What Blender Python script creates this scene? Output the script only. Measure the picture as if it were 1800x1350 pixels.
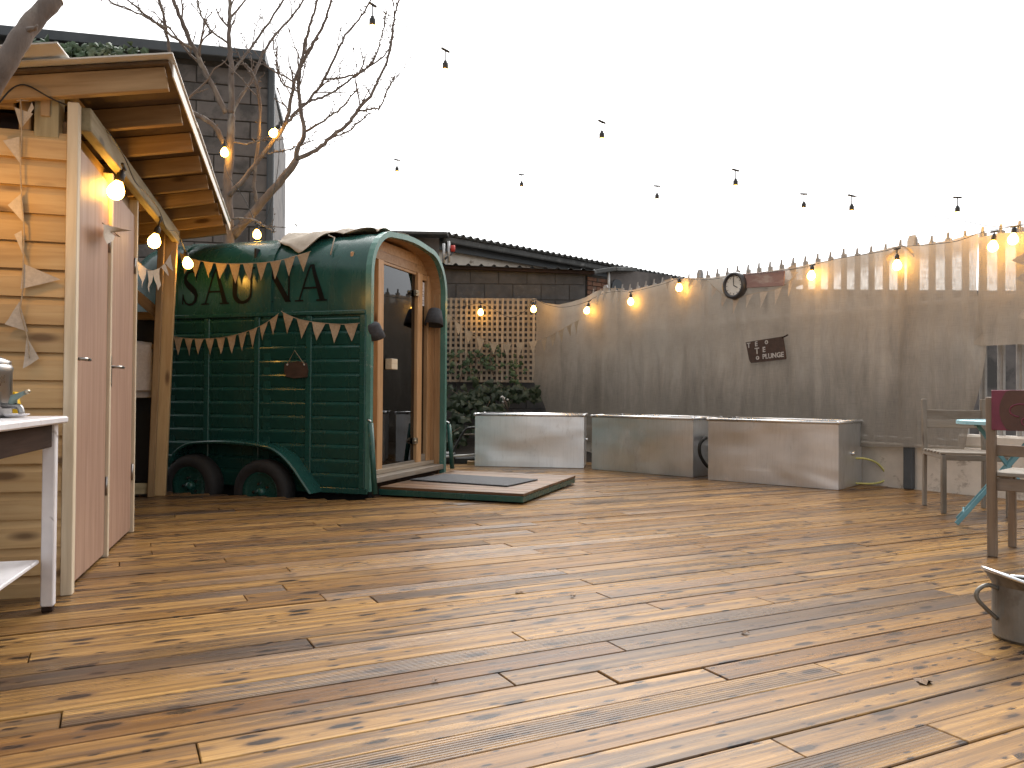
import bpy, math, random
import numpy as np
from mathutils import Vector, Matrix, noise as mnoise

random.seed(7)
for o in list(bpy.data.objects):
    bpy.data.objects.remove(o)
scene = bpy.context.scene
COL = scene.collection

# ------------------------------------------------------------------ camera
F, CXP, CYP = 1400.0, 900.0, 675.0
CAMH = 0.88
PITCH, ROLL = 20.0 / 1400.0, 0.0072
CAMR = Matrix.Rotation(math.pi / 2 + PITCH, 3, 'X') @ Matrix.Rotation(ROLL, 3, 'Z')
CAMP = Vector((0, 0, CAMH))
cam = bpy.data.cameras.new('camera')
cam.sensor_width = 36.0
cam.lens = 36.0 * F / 1800.0
cam.clip_start, cam.clip_end = 0.05, 3000
camo = bpy.data.objects.new('camera', cam)
camo.matrix_world = Matrix.Translation(CAMP) @ CAMR.to_4x4()
COL.objects.link(camo)
scene.camera = camo

# ------------------------------------------------------------------ sky, sun, exposure
SUN_EL, SUN_AZ = math.radians(52), math.radians(6)      # azimuth clockwise from +Y
world = bpy.data.worlds.new('World')
scene.world = world
world.use_nodes = True
wn = world.node_tree
wn.nodes.clear()
sky = wn.nodes.new('ShaderNodeTexSky')
sky.sky_type = 'NISHITA'
sky.sun_disc = False
sky.sun_elevation = SUN_EL
sky.sun_rotation = SUN_AZ
sky.air_density, sky.dust_density, sky.ozone_density = 1.0, 5.0, 1.0
hs = wn.nodes.new('ShaderNodeHueSaturation')
hs.inputs['Saturation'].default_value = 0.06
bg = wn.nodes.new('ShaderNodeBackground')
bg.inputs['Strength'].default_value = 0.15
wo = wn.nodes.new('ShaderNodeOutputWorld')
wn.links.new(sky.outputs[0], hs.inputs['Color'])
wn.links.new(hs.outputs[0], bg.inputs['Color'])
wn.links.new(bg.outputs[0], wo.inputs['Surface'])
sun = bpy.data.lights.new('sun', 'SUN')
sun.energy, sun.angle, sun.color = 0.5, math.radians(60), (1.0, 0.95, 0.88)
suno = bpy.data.objects.new('sun', sun)
sd = Vector((math.sin(SUN_AZ) * math.cos(SUN_EL), math.cos(SUN_AZ) * math.cos(SUN_EL), math.sin(SUN_EL)))
suno.rotation_euler = (-sd).to_track_quat('-Z', 'Y').to_euler()
suno.location = (2, 4, 9)
COL.objects.link(suno)
vs = scene.view_settings
vs.view_transform = 'Standard'
vs.look = 'None'
vs.exposure = 1.12
vs.gamma = 1.0
scene.render.engine = 'CYCLES'
scene.cycles.use_denoising = True
scene.cycles.max_bounces = 6
scene.cycles.transparent_max_bounces = 16
scene.cycles.sample_clamp_indirect = 6.0
scene.cycles.caustics_reflective = False
scene.cycles.caustics_refractive = False

# ------------------------------------------------------------------ geometry helpers
def ray(px, py):
    return CAMR @ Vector(((px - CXP) / F, -(py - CYP) / F, -1.0))

def P(px, py, y):                      # point seen at a pixel, at distance y in front of the camera
    d = ray(px, py)
    return CAMP + d * (y / d.y)

def G(px, py, h=0.0):                  # point seen at a pixel, on the level h
    d = ray(px, py)
    return CAMP + d * ((h - CAMH) / d.z)

def on_plane(px, py, o, n):
    d = ray(px, py)
    return CAMP + d * ((Vector(o) - CAMP).dot(n) / d.dot(n))

def proj(p):
    q = CAMR.transposed() @ (Vector(p) - CAMP)
    if q.z >= -0.05:
        return None
    return CXP + F * q.x / -q.z, CYP - F * q.y / -q.z

WM = {}
def link(name, mesh, mat=None, parent=None, mw=None, smooth=False):
    if mat is not None and not mesh.materials:
        mesh.materials.append(mat)
    if smooth:
        mesh.polygons.foreach_set('use_smooth', [True] * len(mesh.polygons))
    o = bpy.data.objects.new(name, mesh)
    mw = mw if mw is not None else Matrix()
    if parent is not None:
        o.parent = parent
        o.matrix_parent_inverse = WM[parent.name].inverted()
    o.matrix_basis = mw
    WM[o.name] = mw.copy()
    COL.objects.link(o)
    return o

def thing(name, label, cat, loc=(0, 0, 0), group=None):
    o = bpy.data.objects.new(name, None)
    o.empty_display_size = 0.1
    o.location = loc
    WM[o.name] = Matrix.Translation(Vector(loc))
    COL.objects.link(o)
    return tag(o, label, cat, group)

def tag(o, label, cat, group=None):
    o['label'] = label
    o['category'] = cat
    if group:
        o['group'] = group
    return o

def mesh_of(name, verts, faces):
    m = bpy.data.meshes.new(name)
    m.from_pydata([tuple(v) for v in verts], [], faces)
    m.update()
    return m

def mk(name, verts, faces, mat, parent=None, mw=None, smooth=False):
    return link(name, mesh_of(name, verts, faces), mat, parent, mw, smooth)

def box_vf(lx, ly, lz, b=0.0):
    x, y, z = lx / 2, ly / 2, lz / 2
    if b <= 0:
        v = [(sx * x, sy * y, sz * z) for sx in (-1, 1) for sy in (-1, 1) for sz in (-1, 1)]
        f = [(0, 1, 3, 2), (4, 6, 7, 5), (0, 4, 5, 1), (2, 3, 7, 6), (0, 2, 6, 4), (1, 5, 7, 3)]
        return v, f
    b = min(b, x * .45, y * .45, z * .45)
    # chamfered box: ring slices in z
    def ring(ix, iy, zz):
        return [(-x + ix, -y + b + iy - iy, zz)]
    v, f = [], []
    def oct_(inset, zz):
        X, Y = x - inset, y - inset
        return [(-X + b, -Y, zz), (X - b, -Y, zz), (X, -Y + b, zz), (X, Y - b, zz),
                (X - b, Y, zz), (-X + b, Y, zz), (-X, Y - b, zz), (-X, -Y + b, zz)]
    for ins, zz in ((b, -z), (0, -z + b), (0, z - b), (b, z)):
        v += oct_(ins, zz)
    for k in range(3):
        for i in range(8):
            j = (i + 1) % 8
            f.append((k * 8 + i, k * 8 + j, k * 8 + 8 + j, k * 8 + 8 + i))
    f.append(tuple(range(7, -1, -1)))
    f.append(tuple(range(24, 32)))
    return v, f

BOXC = {}
def box_mesh(lx, ly, lz, mat, b=0.0):
    k = (round(lx, 4), round(ly, 4), round(lz, 4), round(b, 4), mat.name)
    if k not in BOXC:
        BOXC[k] = mesh_of('box', *box_vf(lx, ly, lz, b))
        BOXC[k].materials.append(mat)
    return BOXC[k]

def frame(o, xd, zd):
    x = Vector(xd).normalized()
    z = Vector(zd)
    z = (z - x * z.dot(x)).normalized()
    y = z.cross(x)
    m = Matrix((x, y, z)).transposed().to_4x4()
    return Matrix.Translation(Vector(o)) @ m

def bar(name, p0, p1, w, t, up, mat, parent=None, b=0.003):
    """a board from p0 to p1; t is its size along 'up', w the other way"""
    p0, p1 = Vector(p0), Vector(p1)
    d = p1 - p0
    return link(name, box_mesh(d.length, w, t, mat, b), mat, parent, frame((p0 + p1) / 2, d, up))

def tube_vf(pts, rad, seg=8, cap=True):
    pts = [Vector(p) for p in pts]
    n = len(pts)
    if not hasattr(rad, '__len__'):
        rad = [rad] * n
    v, f = [], []
    t0 = (pts[1] - pts[0]).normalized()
    ref = Vector((0, 0, 1)) if abs(t0.z) < .9 else Vector((1, 0, 0))
    nrm = t0.cross(ref).normalized()
    for i in range(n):
        t = (pts[min(i + 1, n - 1)] - pts[max(i - 1, 0)]).normalized()
        nrm = (nrm - t * nrm.dot(t)).normalized()
        bn = t.cross(nrm)
        for k in range(seg):
            a = 2 * math.pi * k / seg
            v.append(pts[i] + (nrm * math.cos(a) + bn * math.sin(a)) * rad[i])
    for i in range(n - 1):
        for k in range(seg):
            l = (k + 1) % seg
            f.append((i * seg + k, i * seg + l, i * seg + seg + l, i * seg + seg + k))
    if cap:
        f.append(tuple(range(seg - 1, -1, -1)))
        f.append(tuple(range((n - 1) * seg, n * seg)))
    return v, f

def tube(name, pts, rad, mat, parent=None, seg=8, smooth=True):
    return mk(name, *tube_vf(pts, rad, seg), mat, parent, None, smooth)

def lathe_vf(prof, seg=24):
    v, f = [], []
    for r, z in prof:
        for k in range(seg):
            a = 2 * math.pi * k / seg
            v.append((r * math.cos(a), r * math.sin(a), z))
    for i in range(len(prof) - 1):
        for k in range(seg):
            l = (k + 1) % seg
            f.append((i * seg + k, i * seg + l, i * seg + seg + l, i * seg + seg + k))
    return v, f

def smooth_path(pts, n=6):
    """Catmull-Rom through points"""
    pts = [Vector(p) for p in pts]
    if len(pts) < 3:
        return pts
    out = []
    for i in range(len(pts) - 1):
        a, b, c, d = pts[max(i - 1, 0)], pts[i], pts[i + 1], pts[min(i + 2, len(pts) - 1)]
        for k in range(n):
            t = k / n
            out.append(.5 * (2 * b + (c - a) * t + (2 * a - 5 * b + 4 * c - d) * t * t + (3 * b - a - 3 * c + d) * t ** 3))
    out.append(pts[-1])
    return out

def lerp(a, b, t):
    return a + (b - a) * t

def interp(x, tab):
    xs = [t[0] for t in tab]
    ys = [t[1] for t in tab]
    return float(np.interp(x, xs, ys))

def poly_prism(pts2, o, xd, yd, thick):
    """closed outline (x,y) in a plane, given thickness along the plane normal"""
    xd, yd = Vector(xd), Vector(yd)
    nn = xd.cross(yd).normalized()
    n = len(pts2)
    v = [Vector(o) + xd * a + yd * b + nn * (thick / 2) for a, b in pts2]
    v += [Vector(o) + xd * a + yd * b - nn * (thick / 2) for a, b in pts2]
    f = [tuple(range(n)), tuple(range(2 * n - 1, n - 1, -1))]
    for i in range(n):
        j = (i + 1) % n
        f.append((i, i + n, j + n, j))
    return v, f

# ------------------------------------------------------------------ material helpers
class NT:
    def __init__(self, name):
        self.m = bpy.data.materials.new(name)
        self.m.use_nodes = True
        self.t = self.m.node_tree
        self.t.nodes.clear()
        self.out = self.t.nodes.new('ShaderNodeOutputMaterial')
        self.bsdf = self.t.nodes.new('ShaderNodeBsdfPrincipled')
        self.t.links.new(self.bsdf.outputs[0], self.out.inputs[0])

    def n(self, typ, **kw):
        nd = self.t.nodes.new(typ)
        for k, v in kw.items():
            if k.startswith('i_'):
                self.set(nd, k[2:].replace('_', ' '), v)
            else:
                setattr(nd, k, v)
        return nd

    def set(self, nd, key, v):
        s = nd.inputs[int(key)] if key.isdigit() else nd.inputs[key]
        if hasattr(v, 'is_output') or isinstance(v, bpy.types.NodeSocket):
            self.t.links.new(v, s)
        else:
            s.default_value = v

    def coords(self, kind='Object', scale=(1, 1, 1), rnd=True):
        tc = self.n('ShaderNodeTexCoord')
        v = tc.outputs[kind]
        if rnd:
            oi = self.n('ShaderNodeObjectInfo')
            mu = self.n('ShaderNodeVectorMath', operation='SCALE')
            cb = self.n('ShaderNodeCombineXYZ', i_X=oi.outputs['Random'], i_Y=oi.outputs['Random'], i_Z=oi.outputs['Random'])
            self.set(mu, '0', cb.outputs[0])
            mu.inputs['Scale'].default_value = 37.0
            ad = self.n('ShaderNodeVectorMath', operation='ADD')
            self.set(ad, '0', v)
            self.set(ad, '1', mu.outputs[0])
            v = ad.outputs[0]
        mp = self.n('ShaderNodeMapping')
        self.set(mp, 'Vector', v)
        mp.inputs['Scale'].default_value = scale
        return mp.outputs[0]

    def noise(self, vec, scale, detail=4, rough=.55, dist=0):
        nd = self.n('ShaderNodeTexNoise')
        self.set(nd, 'Vector', vec)
        nd.inputs['Scale'].default_value = scale
        nd.inputs['Detail'].default_value = detail
        nd.inputs['Roughness'].default_value = rough
        nd.inputs['Distortion'].default_value = dist
        return nd.outputs[0]

    def ramp(self, fac, stops, interp='LINEAR'):
        nd = self.n('ShaderNodeValToRGB')
        nd.color_ramp.interpolation = interp
        while len(nd.color_ramp.elements) < len(stops):
            nd.color_ramp.elements.new(.5)
        for e, (p, c) in zip(nd.color_ramp.elements, stops):
            e.position = p
            c = c if hasattr(c, '__len__') else (c, c, c)
            e.color = tuple(c) + (1,)
        self.set(nd, '0', fac)
        return nd.outputs[0]

    def mix(self, fac, a, b, blend='MIX'):
        nd = self.n('ShaderNodeMix', data_type='RGBA', blend_type=blend)
        for i, v in ((0, fac), (6, a), (7, b)):
            s = nd.inputs[i]
            if isinstance(v, bpy.types.NodeSocket):
                self.t.links.new(v, s)
            elif i and len(v) == 3:
                s.default_value = tuple(v) + (1,)
            else:
                s.default_value = v
        return nd.outputs[2]

    def math(self, op, a, b=0.0, clamp=False):
        nd = self.n('ShaderNodeMath', operation=op, use_clamp=clamp)
        self.set(nd, '0', a)
        self.set(nd, '1', b)
        return nd.outputs[0]

    def bump(self, h, strength=.3, dist=.01):
        nd = self.n('ShaderNodeBump')
        nd.inputs['Strength'].default_value = strength
        nd.inputs['Distance'].default_value = dist
        self.set(nd, 'Height', h)
        self.t.links.new(nd.outputs[0], self.bsdf.inputs['Normal'])

    def fin(self, color=None, rough=None, metallic=None, spec=None):
        for k, v in (('Base Color', color), ('Roughness', rough), ('Metallic', metallic), ('Specular IOR Level', spec)):
            if v is None:
                continue
            if isinstance(v, bpy.types.NodeSocket):
                self.t.links.new(v, self.bsdf.inputs[k])
            else:
                self.bsdf.inputs[k].default_value = tuple(v) + (1,) if hasattr(v, '__len__') and len(v) == 3 else v
        return self.m

def blotch(name, c1, c2, scale=6, rough=.7, bump=.2, bdist=.004, metallic=0.0, stretch=(1, 1, 1), c3=None, s3=2.0, t3=.6, rvar=.1, detail=6):
    """two-tone noise surface with an optional third, patchy dirt tone"""
    M = NT(name)
    v = M.coords('Object', stretch)
    n1 = M.noise(v, scale, detail, .6)
    col = M.ramp(n1, [(.3, c1), (.7, c2)])
    if c3 is not None:
        n3 = M.noise(v, s3, 5, .65, .3)
        k = M.ramp(n3, [(t3 - .07, 0), (t3 + .07, 1)])
        col = M.mix(k, col, c3)
    n2 = M.noise(v, scale * 5, 3, .6)
    r = M.ramp(n1, [(.2, max(0, rough - rvar)), (.8, min(1, rough + rvar))])
    M.bump(n2, bump, bdist)
    return M.fin(col, r, metallic)

def wood(name, light, mid, dark, rough=.55, knots=.6, grey=None, gscale=1.0, vary=.25):
    """sawn timber, grain along local X"""
    M = NT(name)
    v = M.coords('Object', (1.3 * gscale, 18 * gscale, 18 * gscale))
    g = M.noise(v, 1.6, 6, .6, .6)
    col = M.ramp(g, [(.30, light), (.52, mid), (.78, dark)])
    v2 = M.coords('Object', (1, 1, 1))
    big = M.noise(v2, 1.7, 3, .5)
    col = M.mix(M.ramp(big, [(.35, 0), (.7, .45)]), col, dark)
    oi = M.n('ShaderNodeObjectInfo')
    val = M.ramp(oi.outputs['Random'], [(0, 1 - vary), (1, 1 + vary * .4)])
    col = M.mix(1.0, col, val, 'MULTIPLY')
    if knots:
        vk = M.coords('Object', (2.3, 7.5, 7.5))
        vo = M.n('ShaderNodeTexVoronoi', feature='F1')
        M.set(vo, 'Vector', vk)
        vo.inputs['Scale'].default_value = 1.0
        k = M.ramp(vo.outputs['Distance'], [(.10, 1), (.20, .0)])
        sel = M.n('ShaderNodeSeparateColor')
        M.set(sel, '0', vo.outputs['Color'])
        on = M.math('GREATER_THAN', sel.outputs[0], 1 - knots)
        k = M.math('MULTIPLY', k, on)
        col = M.mix(M.math('MULTIPLY', k, .85), col, (dark[0] * .3, dark[1] * .26, dark[2] * .25))
    if grey is not None:
        n3 = M.noise(M.coords('Object', (2, 6, 6)), 1.3, 5, .65)
        col = M.mix(M.ramp(n3, [(.4, 0), (.65, .8)]), col, grey)
    M.bump(g, .25, .003)
    return M.fin(col, M.ramp(g, [(.2, rough - .08), (.8, rough + .1)]))

def plain(name, c, rough=.5, metallic=0.0, **kw):
    return blotch(name, tuple(x * .85 for x in c), tuple(min(1, x * 1.12) for x in c), 9, rough, .1, .002, metallic, **kw)

# ------------------------------------------------------------------ materials
m_clad = wood('pine_cladding', (.62, .45, .24), (.54, .37, .18), (.38, .235, .105), .6, .5, vary=.18)
m_trim = wood('pale_trim', (.76, .67, .52), (.67, .57, .42), (.5, .4, .27), .6, .15, vary=.1)
m_raft = wood('rafter_timber', (.46, .31, .16), (.36, .235, .115), (.23, .14, .065), .65, .5)
m_beam = wood('treated_beam', (.50, .43, .26), (.40, .34, .2), (.25, .2, .11), .65, .3)
m_ply = wood('door_plywood', (.46, .30, .22), (.39, .245, .175), (.29, .17, .12), .5, 0, gscale=.6, vary=.12)
m_osb = blotch('roof_boarding', (.075, .05, .03), (.14, .095, .055), 14, .8, .3)  # kept dark to carry the shade between the rafters
m_sheet = blotch('pale_roof_sheet', (.52, .50, .46), (.66, .63, .58), 5, .5, .1)
m_saunawood = wood('sauna_pine', (.60, .385, .205), (.51, .305, .15), (.36, .195, .088), .45, .5)
m_oldwood = wood('weathered_grey_wood', (.33, .28, .22), (.24, .20, .155), (.13, .105, .08), .7, .3, grey=(.28, .26, .23))
m_darkwood = wood('dark_brown_wood', (.055, .03, .02), (.04, .021, .014), (.02, .012, .008), .6, .3)  # dark brown, deepened for the shade under the table top
m_darkwood.node_tree.nodes['Principled BSDF'].inputs['Specular IOR Level'].default_value = .15
m_fencewood = wood('trellis_wood', (.42, .36, .29), (.34, .285, .22), (.21, .17, .125), .7, .2)
m_deepshade = blotch('deep_shade_black', (.008, .009, .010), (.02, .021, .022), 6, .7, .1)  # near black, stands in for deep shade in the bay and trailer
m_galv = None
m_rubber = blotch('tyre_rubber', (.012, .012, .013), (.028, .027, .027), 20, .8, .3)
m_cable = blotch('black_cable', (.012, .012, .012), (.025, .024, .023), 20, .5, .1)
m_block_dk = blotch('dark_concrete_block', (.055, .054, .054), (.105, .10, .098), 5, .9, .5, .004, c3=(.13, .125, .12), s3=9, t3=.66)
m_block_gr = blotch('grey_painted_block', (.125, .112, .106), (.19, .17, .16), 4, .9, .5, .004, c3=(.08, .075, .072), s3=2.2, t3=.57)
m_mortar = blotch('mortar', (.05, .046, .043), (.09, .083, .078), 12, .95, .4)
m_brick = blotch('old_brick', (.15, .075, .05), (.26, .14, .09), 8, .9, .4, c3=(.12, .1, .085), s3=4, t3=.58)
m_fibro = blotch('fibre_cement', (.075, .08, .08), (.14, .142, .14), 5, .9, .4, c3=(.24, .24, .235), s3=7, t3=.63)
m_fascia = blotch('slate_fascia', (.05, .058, .065), (.085, .095, .105), 4, .6, .1)
m_whitewall = blotch('white_plaster', (.60, .55, .48), (.76, .70, .62), 5, .85, .4, .005, c3=(.22, .18, .14), s3=6, t3=.66)
m_soil = blotch('dark_soil', (.012, .010, .009), (.035, .029, .024), 14, .95, .8, .02)
m_ground = blotch('ground_earth', (.07, .062, .052), (.13, .115, .095), 3, .95, .6, .02)
m_under = blotch('deck_underframe', (.018, .013, .009), (.035, .025, .017), 6, .9, .2)
m_bark = blotch('bark', (.11, .085, .072), (.21, .17, .145), 16, .85, .7, .006, stretch=(1, 1, .35), c3=(.29, .26, .22), s3=7, t3=.62)
m_twig = blotch('twig_bark', (.13, .095, .075), (.2, .155, .125), 20, .85, .3)
m_leaf = blotch('ivy_leaf', (.022, .05, .02), (.06, .105, .04), 3, .5, .2, c3=(.13, .14, .06), s3=1.2, t3=.64)
m_leafdry = blotch('dry_leaf', (.09, .05, .025), (.17, .1, .05), 10, .7, .3)
m_white_paint = blotch('chipped_white_paint', (.62, .60, .62), (.76, .74, .75), 7, .45, .2, .002, c3=(.10, .06, .045), s3=11, t3=.70)
m_steel = blotch('brushed_steel', (.26, .25, .24), (.38, .37, .36), 8, .3, .1, metallic=1.0)
m_brass = blotch('dull_brass', (.35, .3, .22), (.5, .44, .34), 10, .35, .1, metallic=1.0)
m_yellow = plain('yellow_plastic', (.75, .47, .02), .4)
m_teal_tap = plain('verdigris_lever', (.16, .22, .2), .5)
m_towel = blotch('white_towel', (.62, .58, .55), (.74, .70, .67), 40, .95, .6, .004)
m_tarp = blotch('beige_canvas', (.33, .28, .22), (.46, .40, .33), 8, .85, .3, c3=(.25, .21, .17), s3=3, t3=.6)
m_bunting = blotch('hessian_bunting', (.33, .255, .175), (.46, .365, .26), 60, .95, .6, .002)
m_bunt_grey = blotch('grey_hessian_bunting', (.42, .36, .30), (.56, .49, .41), 60, .95, .6, .002)
m_mat = blotch('rubber_door_mat', (.02, .022, .026), (.05, .054, .062), 55, .75, .9, .006)
m_felt = blotch('dark_grey_felt', (.035, .038, .046), (.065, .07, .082), 30, .95, .5)
m_paper = plain('paper', (.74, .74, .78), .7)
m_blue = blotch('blue_paint', (.085, .23, .28), (.15, .33, .385), 8, .4, .1, c3=(.28, .5, .55), s3=4, t3=.68)
m_bluetop = blotch('light_blue_enamel', (.30, .58, .68), (.42, .68, .76), 5, .3, .1)
m_pink = blotch('magenta_panel', (.13, .022, .045), (.2, .04, .07), 7, .5, .2)
m_panelbrown = blotch('brown_panel_print', (.05, .025, .02), (.11, .05, .035), 5, .5, .2)
m_hosey = plain('yellow_hose', (.55, .52, .16), .4)
m_whitepipe = plain('white_pipe', (.62, .62, .60), .35)
m_clockface = plain('clock_face', (.66, .66, .63), .5)
m_clockrim = plain('dark_clock_rim', (.04, .04, .045), .4)
m_pinksign = blotch('faded_pink_board', (.24, .15, .145), (.34, .23, .215), 6, .8, .3, stretch=(1, 4, 4), c3=(.40, .34, .31), s3=3, t3=.6)
m_signbrown = blotch('brown_sign_board', (.035, .022, .017), (.08, .045, .033), 6, .6, .3, stretch=(1, 5, 5))
m_signtext = blotch('white_lettering', (.34, .33, .32), (.62, .60, .58), 25, .7, .1)
m_lettering = blotch('black_lettering', (.003, .004, .004), (.007, .008, .008), 10, .62, .05)
m_lettering.node_tree.nodes['Principled BSDF'].inputs['Specular IOR Level'].default_value = .12
m_red = plain('red_plastic', (.5, .04, .03), .5)
m_pale_metal = blotch('galvanised_pale', (.40, .40, .40), (.55, .55, .55), 12, .45, .2, metallic=.7)
m_spike = blotch('galvanised_pale_bar', (.30, .29, .28), (.44, .43, .415), 9, .6, .2, metallic=.35)

def paint(name, c, chips):
    M = NT(name)
    v = M.coords('Object', (1, 1, 1), False)
    n1 = M.noise(v, 3, 5, .6)
    col = M.ramp(n1, [(.3, tuple(x * .8 for x in c)), (.7, tuple(x * 1.15 for x in c))])
    v2 = M.coords('Object', (1, 1, .25), False)
    streak = M.noise(v2, 9, 5, .6)
    col = M.mix(M.ramp(streak, [(.5, 0), (.75, .35)]), col, tuple(x * .55 for x in c))
    ch = M.noise(v, 28, 6, .7)
    ch2 = M.noise(v, 2.3, 3, .5)
    k = M.math('MULTIPLY', M.ramp(ch, [(.60, 0), (.64, 1)]), M.ramp(ch2, [(.5, 0), (.6, 1)]))
    col = M.mix(M.math('MULTIPLY', k, chips), col, (.32, .36, .33))
    M.bump(n1, .25, .01)
    return M.fin(col, M.ramp(streak, [(.3, .16), (.7, .34)]), 0.0, .5)

m_green = paint('green_paint', (.017, .080, .068), .14)
m_greentrim = paint('pale_green_trim', (.085, .215, .185), .9)

def galv():
    M = NT('galvanised_steel')
    v = M.coords('Object', (1, 1, 1))
    n1 = M.noise(v, 2.0, 4, .55, .3)
    st = M.noise(M.coords('Object', (26, 26, 1.6)), 2.2, 4, .6)
    col = M.ramp(n1, [(.3, (.68, .71, .735)), (.7, (.87, .885, .90))])
    col = M.mix(M.ramp(st, [(.5, 0), (.8, .22)]), col, (.42, .41, .39))
    sp = M.noise(M.coords('Object', (1, 1, .45)), 5, 6, .7)
    col = M.mix(M.ramp(sp, [(.60, 0), (.76, .45)]), col, (.33, .31, .29))
    low = M.noise(M.coords('Object', (.7, .7, 1.5)), 1.5, 1, .4, .5)
    M.bump(low, .38, .09)
    return M.fin(col, M.math('ADD', M.ramp(n1, [(.25, .40), (.75, .50)]), M.ramp(sp, [(.55, 0), (.8, .15)])), 1.0)
m_galv = galv()
m_galvrim = blotch('galvanised_rim', (.62, .63, .64), (.78, .79, .80), 6, .3, .0, metallic=1.0)

def glass_mat():
    M = NT('door_glass')
    M.t.nodes.remove(M.bsdf)
    tr = M.n('ShaderNodeBsdfTransparent')
    tr.inputs[0].default_value = (.30, .31, .33, 1)
    gl = M.n('ShaderNodeBsdfGlossy')
    gl.inputs['Roughness'].default_value = .015
    gl.inputs[0].default_value = (.9, .92, .95, 1)
    fr = M.n('ShaderNodeFresnel')
    fr.inputs[0].default_value = 1.65
    mx = M.n('ShaderNodeMixShader')
    M.set(mx, '0', fr.outputs[0])
    M.t.links.new(tr.outputs[0], mx.inputs[1])
    M.t.links.new(gl.outputs[0], mx.inputs[2])
    M.t.links.new(mx.outputs[0], M.out.inputs[0])
    return M.m
m_glass = glass_mat()

def bulb_mat():
    M = NT('lit_bulb')
    M.t.nodes.remove(M.bsdf)
    e = M.n('ShaderNodeEmission')
    e.inputs[0].default_value = (1.0, .49, .075, 1)
    e.inputs[1].default_value = 27.0
    M.t.links.new(e.outputs[0], M.out.inputs[0])
    return M.m
m_bulb = bulb_mat()

def burlap_mat():
    M = NT('burlap')
    M.t.nodes.remove(M.bsdf)
    v = M.coords('UV', (1, 1, 1), False)
    n1 = M.noise(v, 2.2, 5, .6, .3)
    wx = M.noise(M.coords('UV', (300, 9, 1), False), 1, 2, .5)
    wy = M.noise(M.coords('UV', (7, 300, 1), False), 1, 2, .5)
    weave = M.math('ADD', M.math('MULTIPLY', wx, .5), M.math('MULTIPLY', wy, .5))
    col = M.ramp(n1, [(.3, (.42, .378, .328)), (.7, (.56, .51, .45))])
    col = M.mix(M.ramp(weave, [(.38, .5), (.6, 0)]), col, (.29, .25, .20))
    # rising damp: a stain that hangs in the cloth's lower half, with streaks
    sp = M.n('ShaderNodeSeparateXYZ')
    M.set(sp, '0', v)
    stn = M.noise(M.coords('UV', (3.2, .55, 1), False), 1.6, 6, .65, .4)
    hgt = M.math('ADD', sp.outputs[1], M.math('MULTIPLY', stn, -1.5))
    col = M.mix(M.ramp(hgt, [(-.1, .75), (.75, 0)]), col, (.20, .18, .155))
    df = M.n('ShaderNodeBsdfDiffuse')
    M.set(df, '0', col)
    tl = M.n('ShaderNodeBsdfTranslucent')
    M.set(tl, '0', col)
    m1 = M.n('ShaderNodeMixShader')
    m1.inputs[0].default_value = .34
    M.t.links.new(df.outputs[0], m1.inputs[1])
    M.t.links.new(tl.outputs[0], m1.inputs[2])
    tp = M.n('ShaderNodeBsdfTransparent')
    tp.inputs[0].default_value = (1, .97, .92, 1)
    hole = M.math('ADD', M.ramp(weave, [(.40, .0), (.62, .34)]), M.ramp(stn, [(.3, .0), (.8, .10)]))
    at = M.n('ShaderNodeAttribute', attribute_name='fold')
    hole = M.math('MULTIPLY', hole, M.math('SUBTRACT', 1.0, at.outputs['Fac']), True)
    m2 = M.n('ShaderNodeMixShader')
    M.set(m2, '0', hole)
    M.t.links.new(m1.outputs[0], m2.inputs[1])
    M.t.links.new(tp.outputs[0], m2.inputs[2])
    bp = M.n('ShaderNodeBump')
    bp.inputs['Strength'].default_value = .5
    bp.inputs['Distance'].default_value = .004
    M.set(bp, 'Height', weave)
    M.t.links.new(bp.outputs[0], df.inputs['Normal'])
    M.t.links.new(m2.outputs[0], M.out.inputs[0])
    return M.m
m_burlap = burlap_mat()

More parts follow.
